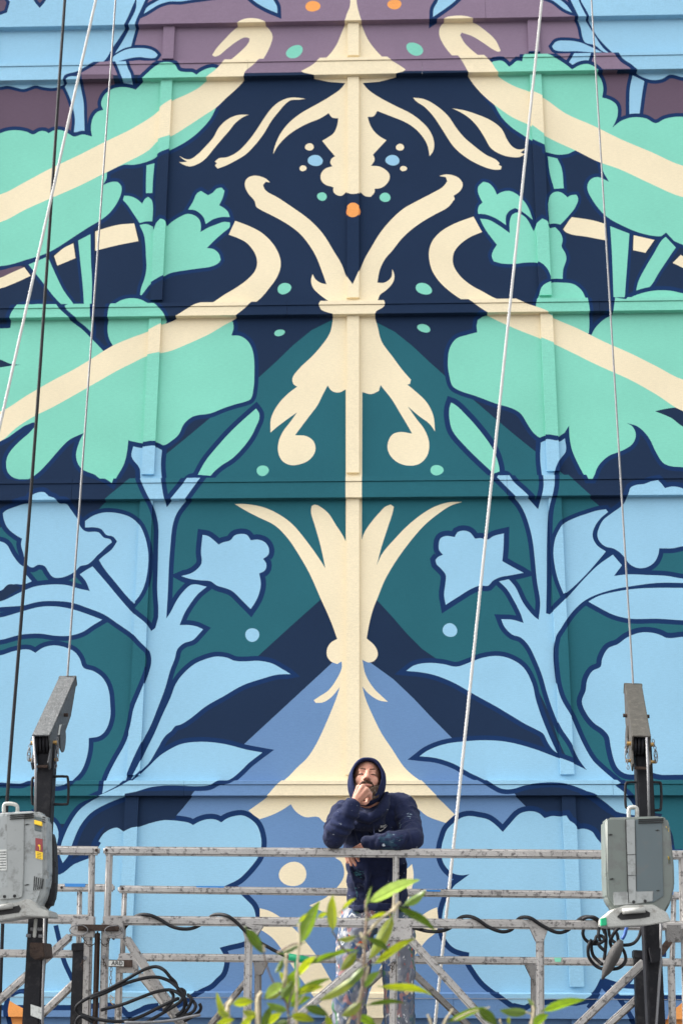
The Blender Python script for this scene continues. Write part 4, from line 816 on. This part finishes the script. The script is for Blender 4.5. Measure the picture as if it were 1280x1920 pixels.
# his right hand: a loose fist under the mouth, back of the hand to the viewer, thumb along the jaw
def hand(wr, kn, mid, tip, rk, thumb):
    for i in range(4):
        cap(body, wr, kn[i], .017 if i in (0, 3) else .019, rk[i]*1.12, 10)
        limb(body, [kn[i], mid[i], tip[i]], [rk[i]*1.05, rk[i]*.95, rk[i]*.82], 10)
    limb(body, thumb, [.014, .0125, .0105, .009][:len(thumb)], 10)
kn = [U(672, 1475.5, -2.075), U(680, 1474.5, -2.090), U(687, 1480, -2.095), U(690.5, 1488, -2.085)]
md_ = [U(682, 1481, -2.03), U(690, 1482.5, -2.06), U(694.5, 1489, -2.065), U(694, 1497, -2.06)]
tp_ = [U(682, 1489, -2.02), U(686, 1493, -2.03), U(688, 1498, -2.035), U(687, 1503, -2.035)]
hand(J['wrL'], kn, md_, tp_, [.0125, .0130, .0125, .0110], [U(668, 1502, -2.06), U(676, 1505, -2.05), U(684, 1507, -2.05), U(689, 1504, -2.05)])
# his left hand: hanging over the rail from the forearm, fingers loosely bent
kn = [U(668, 1589, -1.915), U(663, 1592, -1.900), U(659, 1595, -1.885), U(657, 1598, -1.868)]
md_ = [U(668, 1606, -1.905), U(661, 1609, -1.890), U(654.5, 1609, -1.880), U(649, 1608, -1.865)]
tp_ = [U(672, 1614, -1.905), U(666, 1622, -1.895), U(658, 1622, -1.882), U(651, 1618, -1.868)]
hand(J['wrR'], kn, md_, tp_, [.0098, .0102, .0098, .0088], [U(680, 1588, -1.93), U(673, 1598, -1.90), U(671, 1608, -1.895)])
person = remeshed('person', body, SKIN, None, .0042, 3)
tag(person, 'bearded person in a navy hooded sweatshirt leaning on the rail, chin on fist', 'person')
# eyes: narrowed, just the dark line between the lids, set in below the brow
BROW = mat('brow_hair', (.12, .065, .042), .8, 0, .6, 700, .3, 200, .2)
for s in (-1, 1):
    part('eye', person, mat('eye_dark', (.06, .030, .022), .7), lambda bm: limb(bm, [h(.0165*s, .0835, .0005), h(.030*s, .0868, .0016), h(.045*s, .0815, .0000)], [.0022, .0034, .0020], 8), True)
    part('eyebrow', person, BROW, lambda bm: limb(bm, [h(.013*s, .0905, .0275), h(.033*s, .0905, .0300), h(.047*s, .0815, .0235)], [.0034, .0042, .0024], 8), True)
    part('nostril', person, HOLE, lambda bm: blob(bm, h(.0075*s, .1205, -.040), (.0036, .004, .0024), HM, 8), True)
bd = bmesh.new()
for q in (-1, 1):
    limb(bd, [h(.069*q, .006, .004), h(.066*q, .022, -.026), h(.057*q, .046, -.056), h(.036*q, .070, -.082), h(0, .080, -.096)], [.006, .012, .018, .021, .024], 12)
    limb(bd, [h(.058*q, .048, -.044), h(.046*q, .066, -.062), h(.030*q, .080, -.080)], [.009, .014, .015], 12)
    limb(bd, [h(.038*q, .0765, -.060), h(.034*q, .081, -.076), h(.018*q, .088, -.090)], [.006, .009, .012], 10)
    limb(bd, [h(.050*q, .026, -.086), h(.026*q, .052, -.108), h(0, .060, -.112)], [.018, .02, .02], 12)
blob(bd, h(0, .080, -.098), (.030, .026, .024), HM, 14); blob(bd, h(0, .091, -.080), (.011, .009, .008), HM, 10)
remeshed('beard', bd, BEARD, person, .0034, 3, [(.010, .003, 2), (.004, .003, 1)])
ms = bmesh.new(); limb(ms, [h(-.040, .076, -.066), h(-.022, .098, -.052), h(0, .106, -.048), h(.022, .098, -.052), h(.040, .076, -.066)], [.005, .0075, .0072, .0075, .005], 10)
remeshed('moustache', ms, BROWN, person, .003, 2, [(.008, .003, 2)])
part('lip', person, mat('lip', (.40, .17, .135), .55), lambda bm: cap(bm, h(-.016, .0972, -.0650), h(.016, .0972, -.0650), .0040, None, 8), True)

# sweatshirt: torso, set-in sleeves with cuffs, hem, collar under the hood
tb = bmesh.new()
for (cx, cy, Y, hw, rd) in ((699, 1540, -1.69, .115, .088), (701, 1562, -1.66, .112, .098), (703, 1590, -1.63, .098, .102), (705, 1622, -1.60, .090, .104), (706, 1652, -1.57, .086, .106), (707, 1680, -1.55, .084, .106), (708, 1698, -1.54, .082, .104)):
    c = U(cx, cy, Y); cap(tb, c-Vector((hw-.02, 0, 0)), c+Vector((hw-.02, 0, 0)), rd, None, 20)
limb(tb, [U(655, 1524, -1.70), U(700, 1521, -1.70), U(752, 1509, -1.68)], [.066, .085, .070], 18)
limb(tb, [U(645, 1527, -1.72), U(631, 1552, -1.84), U(625, 1572, -1.985)], [.078, .068, .056], 18)          # right sleeve
blob(tb, U(628, 1566, -1.95), (.056, .07, .064))
limb(tb, [U(626, 1571, -1.99), U(641, 1546, -2.03), U(655, 1520, -2.06)], [.060, .060, .047], 18)
limb(tb, [U(655, 1520, -2.06), U(661, 1510, -2.065)], [.051, .043], 16)
limb(tb, [U(756, 1515, -1.69), U(770, 1547, -1.80), U(774, 1573, -1.92)], [.076, .064, .056], 18)          # left sleeve
blob(tb, U(769, 1566, -1.88), (.055, .07, .06))
limb(tb, [U(771, 1574, -1.93), U(745, 1576, -1.95), U(712, 1579, -1.945), U(688, 1579.5, -1.94)], [.058, .056, .048, .039], 18)
def fold(c, ax, r, wd, tilt, a0=0, a1=6.283):
    ax = ax.normalized(); x, y, _ = frame_from(ax); q = Quaternion(x, tilt)
    pts = [c + q @ (x*math.cos(a)*r + y*math.sin(a)*r) for a in [a0+(a1-a0)*i/20 for i in range(21)]]
    tube(tb, pts, [wd*(.35+.65*math.sin(math.pi*i/20)) for i in range(21)], 8)
def folds(P, R, n, seed):
    rs = random.Random(seed); 
    for k in range(n):
        u = (k+.5)/n*(len(P)-1); i = min(int(u), len(P)-2); f = u-i; c = P[i].lerp(P[i+1], f); r = R[i]+(R[i+1]-R[i])*f; a = rs.uniform(0, 6.28)
        fold(c, P[i+1]-P[i], r*1.0, rs.uniform(.009, .014), rs.uniform(-.6, .6), a, a+rs.uniform(2.2, 4.5))
folds([U(641, 1532, -1.75), U(631, 1552, -1.84), U(626, 1571, -1.98)], [.074, .068, .058], 6, 1); folds([U(627, 1570, -1.99), U(641, 1546, -2.03), U(656, 1518, -2.06)], [.060, .060, .048], 7, 2)
folds([U(760, 1524, -1.73), U(770, 1547, -1.80), U(773, 1570, -1.91)], [.072, .064, .056], 6, 3); folds([U(766, 1574, -1.935), U(745, 1576, -1.95), U(712, 1579, -1.945), U(692, 1579, -1.94)], [.057, .056, .048, .040], 8, 4)
for (x0, y0, x1, y1, Y) in ((664, 1545, 676, 1580, -1.765), (672, 1550, 700, 1585, -1.775), (735, 1535, 722, 1575, -1.765), (748, 1540, 742, 1572, -1.755), (655, 1625, 672, 1690, -1.69), (690, 1615, 684, 1680, -1.695), (760, 1620, 748, 1690, -1.675), (735, 1610, 728, 1670, -1.69), (660, 1640, 690, 1668, -1.685)):
    limb(tb, [U(x0, y0, Y), U((x0+x1)/2+2, (y0+y1)/2, Y), U(x1, y1, Y+.01)], [.008, .016, .008], 8)
for k in range(3): fold(U(708, 1702+k*4, -1.54), Vector((0, 0, 1)), .165-.002*k, .012, .05)
limb(tb, [U(672, 1520, -1.80), U(690, 1532, -1.86), U(712, 1518, -1.80)], [.045, .042, .045], 14)
limb(tb, [U(724, 1492, -1.83), U(720, 1512, -1.86), U(708, 1526, -1.885), U(692, 1534, -1.89)], [.022, .032, .032, .026], 14); limb(tb, [U(653, 1500, -1.83), U(658, 1515, -1.85), U(672, 1529, -1.885), U(692, 1534, -1.89)], [.02, .028, .030, .026], 14)
for dz in range(2): blob(tb, U(688, 1530+dz*12, -1.80), (.10, .075, .05))
sweat = remeshed('sweatshirt', tb, NAVY, person, .0062, 4, [(.11, .020, 1), (.045, .012, 2)])
# front zip line, pocket edge, and paint marks rubbed into the cloth
dgm = {}
def on_cloth(px, py, off=.0015):
    """point on the front of the sweatshirt seen at this photo position"""
    d = (FW*FPX + RT*(px-640) + UP*(960-py)).normalized(); inv = pworld(sweat).inverted()
    ok, loc, nrm, _ = sweat.ray_cast(inv @ CAM, (inv.to_3x3() @ d).normalized())
    if not ok: return None
    return sweat_w @ loc + (sweat_w.to_3x3() @ nrm).normalized()*off
sweat_w = pworld(sweat); bpy.context.view_layer.update()
def patch(name, polys, mt, off=.0022, lab=None):
    bm = bmesh.new()
    for poly in polys:
        c = [sum(p[0] for p in poly)/len(poly), sum(p[1] for p in poly)/len(poly)]
        vs = [on_cloth(x, y, off) for x, y in poly]; cc = on_cloth(*c, off)
        if cc is None or any(v is None for v in vs): continue
        vv = [bm.verts.new(v) for v in vs]; cv = bm.verts.new(cc)
        for i in range(len(vv)): bm.faces.new((vv[i], vv[(i+1) % len(vv)], cv))
    o = bm_obj(name, bm, mt, person)
    if name == 'paint_mark': o['kind'] = 'stuff'
    if lab: o['label'] = lab
    return o
def swoosh():
    top = [(710.6, 1552.2), (710.2, 1554.4), (711.6, 1556.2), (714, 1556), (718, 1553.6), (722, 1550.6), (726.2, 1547.2)]
    low = [(726.2, 1547.2), (722, 1551.6), (718, 1555.2), (714.6, 1558.2), (711.6, 1559.2), (709.6, 1557.8), (709.2, 1555.2)]
    quads = []
    for i in range(6): quads.append([top[i], top[i+1], low[5-i], low[6-i]])
    return quads
patch('chest_emblem', swoosh(), WHITE, .004)
def stroke_letters():
    S = []
    def ln(x0, y0, x1, y1, w=.75):
        d = math.hypot(x1-x0, y1-y0); nx, ny = -(y1-y0)/d*w/2, (x1-x0)/d*w/2
        S.append([(x0+nx, y0+ny), (x1+nx, y1+ny), (x1-nx, y1-ny), (x0-nx, y0-ny)])
    def at(i, u, v): return (712.2+i*2.55+u*1.9+(1-v)*1.2-.2, 1547.0-i*.25+v*4.6)     # slanted capitals N I K E
    for i, ch in enumerate(('N', 'I', 'K', 'E')):
        segs = {'N': [((0, 1), (0, 0)), ((0, 0), (1, 1)), ((1, 1), (1, 0))], 'I': [((.5, 0), (.5, 1))], 'K': [((0, 0), (0, 1)), ((1, 0), (0, .55)), ((.2, .5), (1, 1))], 'E': [((0, 0), (0, 1)), ((0, 0), (1, 0)), ((0, .5), (.8, .5)), ((0, 1), (1, 1))]}[ch]
        for a, b in segs: ln(*at(i, *a), *at(i, *b))
    return S
patch('chest_lettering', stroke_letters(), WHITE, .004)
def stain(spots):
    t = NAVY.node_tree; b = t.nodes['Principled BSDF']; L = t.links.new; N = t.nodes.new; src = b.inputs['Base Color'].links[0].from_socket; geo = N('ShaderNodeNewGeometry')
    for i, (px, py, r, c, sc_, thr) in enumerate(spots):
        p = on_cloth(px, py, 0)
        if p is None: continue
        dm = N('ShaderNodeVectorMath'); dm.operation = 'DISTANCE'; L(geo.outputs['Position'], dm.inputs[0]); dm.inputs[1].default_value = p
        fall = N('ShaderNodeMapRange'); fall.inputs[2].default_value = r; fall.inputs[3].default_value = .42; fall.inputs[4].default_value = -.1; L(dm.outputs['Value'], fall.inputs[0])
        n = N('ShaderNodeTexNoise'); n.inputs['Scale'].default_value = sc_; n.inputs['Detail'].default_value = 4; mp = N('ShaderNodeMapping'); mp.inputs['Scale'].default_value = (.6, .6, 1.5); L(geo.outputs['Position'], mp.inputs[0]); L(mp.outputs[0], n.inputs['Vector'])
        ad = N('ShaderNodeMath'); ad.operation = 'ADD'; L(fall.outputs[0], ad.inputs[0]); L(n.outputs['Fac'], ad.inputs[1])
        st = N('ShaderNodeMapRange'); st.inputs[1].default_value = thr; st.inputs[2].default_value = thr+.06; st.inputs[4].default_value = .85; L(ad.outputs[0], st.inputs[0])
        mx = N('ShaderNodeMix'); mx.data_type = 'RGBA'; L(st.outputs[0], mx.inputs[0]); L(src, mx.inputs[6]); mx.inputs[7].default_value = (*c, 1); src = mx.outputs[2]
    L(src, b.inputs['Base Color'])
stain([(730, 1581, .13, (.016, .042, .070), 45, .72), (672, 1638, .075, (.05, .15, .18), 90, .80), (668, 1672, .085, (.05, .14, .17), 90, .80), (766, 1530, .075, (.24, .31, .36), 75, .88), (750, 1549, .05, (.20, .30, .34), 85, .84), (719, 1584, .012, (.5, .55, .6), 60, .6), (748, 1575, .05, (.45, .5, .52), 160, .98), (735, 1578, .06, (.10, .16, .2), 130, .93), (640, 1545, .10, (.3, .33, .38), 170, 1.06)])
part('zip', person, NAVY, lambda bm: tube(bm, [p for p in (on_cloth(x, y, .001) for x, y in ((698, 1535), (700, 1550), (702, 1565))) if p], .0035, 6), True)
# hood: double shell with a rolled rim round the face
hb = bmesh.new(); rings = []
PROF = [(-.030, .086, .096, .118, 0), (.030, .081, .090, .126, 0), (.074, .0715, .082, .130, -.002), (.086, .0735, .085, .133, -.002), (.088, .0775, .090, .134, -.001), (.050, .090, .106, .132, 0), (.010, .099, .113, .128, 0), (-.040, .102, .116, .122, 0), (-.085, .094, .108, .122, 0), (-.122, .068, .084, .110, -.004), (-.142, .032, .045, .080, -.012)]
NS = 40
for (y, rx, zt, zb, zo) in PROF:
    ring = []
    for k in range(NS):
        a = 2*math.pi*k/NS; ca, sa = math.cos(a), math.sin(a)
        ex = abs(ca)**.9*(1 if ca > 0 else -1); z = sa*(zt if sa > 0 else zb)
        x = ex*rx*(1-(.20*max(0, -sa)**2)); yy = y - .038*max(0, -sa)**1.5 + .010*max(0, sa)**2 + .0035*math.sin(5*a+y*40)
        ring.append(hb.verts.new(h(x+.002*math.sin(3*a+y*25), yy, z+zo)))
    rings.append(ring)
for A, B in zip(rings, rings[1:]):
    for k in range(NS): hb.faces.new((A[k], A[(k+1) % NS], B[(k+1) % NS], B[k]))
hb.faces.new(rings[-1]); bmesh.ops.recalc_face_normals(hb, faces=hb.faces[:])
bmesh.ops.subdivide_edges(hb, edges=hb.edges[:], cuts=1, use_grid_fill=True, smooth=.4)
hood = bm_obj('hood', hb, fabric('lit_navy_hood_fleece', (.015, .020, .058)), person, True)  # lighter navy than the sweatshirt: stronger light on the hood put into its colour
# trousers, shoes
tr = bmesh.new()
blob(tr, U(708, 1716, -1.52), (.178, .13, .10))
limb(tr, [U(668, 1728, -1.53), U(663, 1800, -1.58), U(656, 1868, -1.60), U(652, 1940, -1.55), U(648, 1992, -1.51)], [.104, .098, .094, .088, .084], 18)
limb(tr, [U(744, 1728, -1.53), U(746, 1800, -1.56), U(748, 1868, -1.57), U(748, 1940, -1.54), U(746, 1992, -1.51)], [.100, .094, .086, .082, .080], 18)
remeshed('trousers', tr, JEANS, person, .009, 4, [(.07, .022, 1), (.03, .008, 2)])
for k, a in (('L', 'anL'), ('R', 'anR')):
    def shoe(bm):
        c = J[a]; zf = ZD+.035
        limb(bm, [Vector((c.x, c.y+.03, zf+.01)), Vector((c.x, c.y-.08, zf+.005)), Vector((c.x, c.y-.17, zf))], [.05, .047, .04], 14)
    bs = bmesh.new(); shoe(bs); remeshed('shoe', bs, SOLE, person, .008, 2)

# ================================================================ shrubs in the foreground
def leafmat(name, c, tr):
    mt = bpy.data.materials.new(name); mt.use_nodes = True; t = mt.node_tree; L = t.links.new; N = t.nodes.new
    b = t.nodes['Principled BSDF']; out = t.nodes['Material Output']
    n = N('ShaderNodeTexNoise'); n.inputs['Scale'].default_value = 45; geo = N('ShaderNodeNewGeometry'); L(geo.outputs['Position'], n.inputs['Vector'])
    oi = N('ShaderNodeObjectInfo')
    r = N('ShaderNodeMapRange'); r.inputs[3].default_value = .75; r.inputs[4].default_value = 1.3; L(n.outputs['Fac'], r.inputs[0])
    r2 = N('ShaderNodeMapRange'); r2.inputs[3].default_value = .8; r2.inputs[4].default_value = 1.25; L(oi.outputs['Random'], r2.inputs[0])
    q = N('ShaderNodeMath'); q.operation = 'MULTIPLY'; L(r.outputs[0], q.inputs[0]); L(r2.outputs[0], q.inputs[1])
    def col(cc):
        m = N('ShaderNodeMix'); m.data_type = 'RGBA'; m.blend_type = 'MULTIPLY'; m.inputs[0].default_value = 1; m.inputs[6].default_value = (*cc, 1); L(q.outputs[0], m.inputs[7]); return m.outputs[2]
    L(col(c), b.inputs['Base Color']); b.inputs['Roughness'].default_value = .38
    tl = N('ShaderNodeBsdfTranslucent'); L(col(tr), tl.inputs['Color']); mx = N('ShaderNodeMixShader'); mx.inputs[0].default_value = .5
    L(b.outputs[0], mx.inputs[1]); L(tl.outputs[0], mx.inputs[2]); L(mx.outputs[0], out.inputs['Surface'])
    return mt
LEAF = {'g': leafmat('green_leaf', (.080, .135, .010), (.15, .24, .008)), 'y': leafmat('yellow_green_leaf', (.17, .20, .010), (.29, .34, .008)), 'd': leafmat('dark_green_leaf', (.045, .075, .010), (.07, .12, .006)), 'p': leafmat('pale_leaf', (.15, .21, .06), (.20, .28, .05))}
STEM = mat('woody_stem', (.20, .145, .105), .8, 0, .6, 250, .3, 60, .3, (.34, .29, .24), .7, 90); BUD = mat('pale_new_shoot', (.40, .34, .22), .6, 0, .3, 250, .15, 60, .3)
DRED = mat('dark_twig', (.09, .065, .05), .7)
def leaf(parent, base, tip, w, c, Y, roll, dY=0.0, bend=.12):
    p, q = U(*base, Y), U(*tip, Y+dY); L = (q-p).length; ax = (q-p).normalized()
    view = (p-CAM).normalized(); side = ax.cross(view).normalized(); nrm = side.cross(ax).normalized()
    rm = Quaternion(ax, roll).to_matrix(); side, nrm = rm @ side, rm @ nrm
    wm = .86*w/ (FPX/((Y+DIST)*1.0))/max(.45, abs(math.cos(roll))); bm = bmesh.new(); rows_ = []; n = 9
    for i in range(n):
        u = i/(n-1); hw = wm*(math.sin(math.pi*min(1, u*.96+.02)**.82)**.85) if 0 < i < n-1 else wm*.06
        c0 = p + ax*L*u + nrm*(bend*L*(u*(1-u)*2) - .02*L*math.sin(u*6))
        rows_.append([bm.verts.new(c0 + side*hw*s + nrm*(abs(s)*hw*.28 + .05*hw*math.sin(9*u+s*2))) for s in (-1, -.5, 0, .5, 1)])
    for A, B in zip(rows_, rows_[1:]):
        for k in range(4): bm.faces.new((A[k], A[k+1], B[k+1], B[k]))
    for k in range(4): bm.faces.new((rows_[0][k+1], rows_[0][k], rows_[0][k])) if False else None
    lf = bm_obj('leaf', bm, LEAF[c], parent, True)
    bm = bmesh.new(); tube(bm, [p-ax*.012] + [p+ax*L*u + nrm*(bend*L*(u*(1-u)*2)-.02*L*math.sin(u*6)) - nrm*.0012 for u in (0, .2, .4, .6, .8, .95)], [.0016, .0015, .0013, .0011, .0009, .0007, .0004], 5)
    bm_obj('midrib', bm, LEAF['p'], lf, True)
def shrub(label, root, stems, leaves, Y):
    rp = U(*root, Y); o = empty('shrub', (rp.x, rp.y, 0), label, 'shrub', None)
    for (pts, r, mt, ground) in stems:
        P = [U(x, y, Y+dy) for x, y, dy in pts]
        sp_ = spline(P, 5)
        if ground:
            e = P[-1]; g = Vector((rp.x+random.uniform(-.03, .03), rp.y+random.uniform(-.03, .03), -.02))
            sp_ += [e.lerp(g, k/8)+Vector((.02*math.sin(k*1.3), 0, 0)) for k in range(1, 9)]
        rr = [r*(.52+.34*i/len(sp_))*(1+.16*math.sin(i*1.9)) for i in range(len(sp_))]
        part('stem' if ground else 'twig', o, mt, lambda bm: tube(bm, sp_, rr, 7), True)
    for (b, t, w, c, roll, dY) in leaves: leaf(o, b, t, w, c, Y+random.uniform(-.06, .06), roll, dY)
    return o
random.seed(5); YP = -5.25
shrub('tall leafy shrub covering the legs of the person', (670, 1990),
 [([(690, 1681, 0), (686, 1695, 0), (687, 1720, 0), (684, 1760, 0), (683, 1790, 0), (680, 1840, 0), (675, 1890, 0), (671, 1935, 0)], .0075, STEM, True),
  ([(739, 1674, .03), (738, 1690, .03), (735, 1706, .03), (718, 1719, .02), (703, 1733, .01), (688, 1752, 0)], .0062, BUD, False),
  ([(751, 1692, .03), (744, 1697, .03), (737, 1710, .03)], .0085, BUD, False), ([(676, 1749, -.02), (680, 1758, -.02), (684, 1768, 0)], .0085, BUD, False), ([(668, 1771, -.02), (676, 1772, -.02), (684, 1779, 0)], .0045, BUD, False),
  ([(622, 1745, 0), (630, 1757, 0), (640, 1775, .02), (660, 1792, .02), (681, 1806, 0)], .004, DRED, False), ([(690, 1812, 0), (687, 1825, 0), (682, 1840, 0)], .0065, BUD, False),
  ([(676, 1860, -.02), (669, 1882, -.02), (656, 1910, -.02), (645, 1935, -.02)], .004, BUD, True), ([(666, 1785, 0), (672, 1792, 0), (682, 1800, 0)], .0025, DRED, False)],
 [((693, 1690), (787, 1650), 13, 'p', .5, .1), ((757, 1698), (797, 1669), 9, 'g', -.6, 0), ((641, 1707), (667, 1685), 4, 'y', .9, 0), ((690, 1724), (734, 1716), 5, 'y', 1.0, .05), ((736, 1718), (692, 1798), 13, 'y', .3, -.05),
  ((703, 1807), (778, 1760), 8, 'y', .6, 0), ((749, 1703), (815, 1746), 9, 'd', .7, .05), ((667, 1756), (633, 1761), 6, 'y', .8, 0), ((667, 1786), (638, 1820), 10, 'y', .2, 0), ((674, 1829), (599, 1875), 10, 'y', .5, 0),
  ((714, 1850), (809, 1866), 8, 'y', .8, .08), ((690, 1884), (760, 1882), 5, 'd', .9, 0), ((624, 1744), (624, 1678), 11, 'y', .35, 0), ((681, 1815), (650, 1846), 9, 'g', .5, 0), ((676, 1880), (640, 1905), 10, 'y', .5, 0), ((682, 1850), (712, 1822), 8, 'd', .6, .04), ((672, 1905), (705, 1925), 9, 'g', .4, 0), ((690, 1760), (728, 1784), 7, 'd', .8, 0), ((598, 1802), (669, 1782), 5, 'g', .9, 0), ((686, 1700), (697, 1662), 3, 'p', .5, 0)], YP)
shrub('leafy shrub with pale new shoots left of the person, below the green tape', (530, 1990),
 [([(560, 1733, 0), (561, 1760, 0), (559, 1790, 0), (557, 1815, 0), (556, 1850, 0), (556, 1935, 0)], .0065, BUD, True), ([(537, 1787, -.02), (536, 1810, -.02), (534, 1835, -.02), (531, 1850, 0)], .0085, BUD, False),
  ([(494, 1775, 0), (497, 1800, 0), (508, 1832, 0), (524, 1862, 0), (538, 1886, 0), (543, 1935, 0)], .0045, DRED, True), ([(491, 1860, -.03), (484, 1870, -.03), (483, 1890, -.03), (486, 1935, -.03)], .009, BUD, True),
  ([(436, 1874, .02), (428, 1886, .02), (428, 1905, .02), (432, 1935, .02)], .0105, BUD, True), ([(566, 1768, 0), (545, 1772, 0), (520, 1787, 0)], .0042, STEM, False), ([(493, 1772, 0), (494, 1785, 0)], .009, BUD, False),
  ([(556, 1845, 0), (545, 1870, 0), (540, 1890, 0)], .0045, DRED, False), ([(455, 1912, 0), (478, 1905, 0), (486, 1915, 0)], .004, BUD, False), ([(571, 1865, 0), (560, 1880, 0), (548, 1900, 0)], .0035, BUD, False)],
 [((463, 1743), (492, 1788), 11, 'd', .3, 0), ((563, 1767), (599, 1690), 14, 'g', .3, .04), ((567, 1769), (516, 1789), 4, 'd', .9, 0), ((556, 1830), (592, 1793), 8, 'y', .6, 0), ((530, 1843), (496, 1874), 10, 'p', -.6, 0), ((531, 1856), (500, 1873), 6, 'y', .5, 0),
  ((540, 1882), (556, 1818), 19, 'g', .35, 0), ((540, 1874), (620, 1835), 8, 'd', .6, .06), ((544, 1887), (582, 1870), 8, 'g', .5, 0), ((437, 1882), (475, 1878), 9, 'y', .3, 0), ((427, 1920), (407, 1860), 7, 'y', .5, 0), ((450, 1930), (477, 1903), 7, 'y', .4, 0),
  ((491, 1930), (513, 1884), 8, 'd', .5, 0), ((573, 1888), (616, 1905), 9, 'd', .4, 0), ((530, 1800), (516, 1824), 6, 'g', .6, 0), ((538, 1895), (500, 1880), 8, 'g', .5, 0), ((545, 1905), (590, 1915), 9, 'y', .5, 0), ((552, 1850), (524, 1822), 9, 'y', .4, 0), ((528, 1870), (548, 1838), 10, 'g', -.4, .04), ((485, 1905), (455, 1895), 8, 'y', .5, 0), ((540, 1915), (512, 1925), 9, 'd', .3, 0), ((558, 1862), (606, 1850), 8, 'y', .5, .03), ((430, 1905), (408, 1895), 7, 'y', .3, 0), ((500, 1920), (528, 1900), 8, 'y', .5, 0), ((583, 1806), (640, 1788), 6, 'g', .7, 0), ((560, 1730), (576, 1713), 4, 'y', .4, 0), ((612, 1905), (620, 1935), 7, 'y', .4, 0), ((405, 1922), (440, 1912), 6, 'y', .6, 0), ((596, 1720), (615, 1712), 5, 'y', .5, 0)], YP)
shrub('low shrub tips with narrow leaves at the bottom edge, right of the person', (930, 1990),
 [([(998, 1878, 0), (1000, 1893, 0), (996, 1915, 0), (990, 1940, 0)], .0065, BUD, True), ([(848, 1892, 0), (842, 1902, 0), (834, 1914, 0), (826, 1940, 0)], .0058, BUD, True), ([(801, 1902, 0), (806, 1914, 0), (812, 1940, 0)], .0065, BUD, True), ([(918, 1888, 0), (905, 1893, 0), (880, 1898, 0), (850, 1913, 0)], .0035, BUD, False),
  ([(936, 1910, 0), (944, 1940, 0)], .004, BUD, True), ([(985, 1897, 0), (996, 1902, 0)], .003, BUD, False)],
 [((840, 1916), (915, 1890), 7, 'g', .6, 0), ((897, 1892), (932, 1924), 11, 'd', .4, 0), ((988, 1898), (936, 1894), 9, 'g', .4, 0), ((1017, 1895), (1096, 1875), 9, 'g', .5, .05), ((998, 1922), (1028, 1902), 9, 'g', .5, 0), ((954, 1920), (953, 1906), 4, 'y', .4, 0), ((1000, 1885), (989, 1872), 4, 'p', .4, 0)], YP)
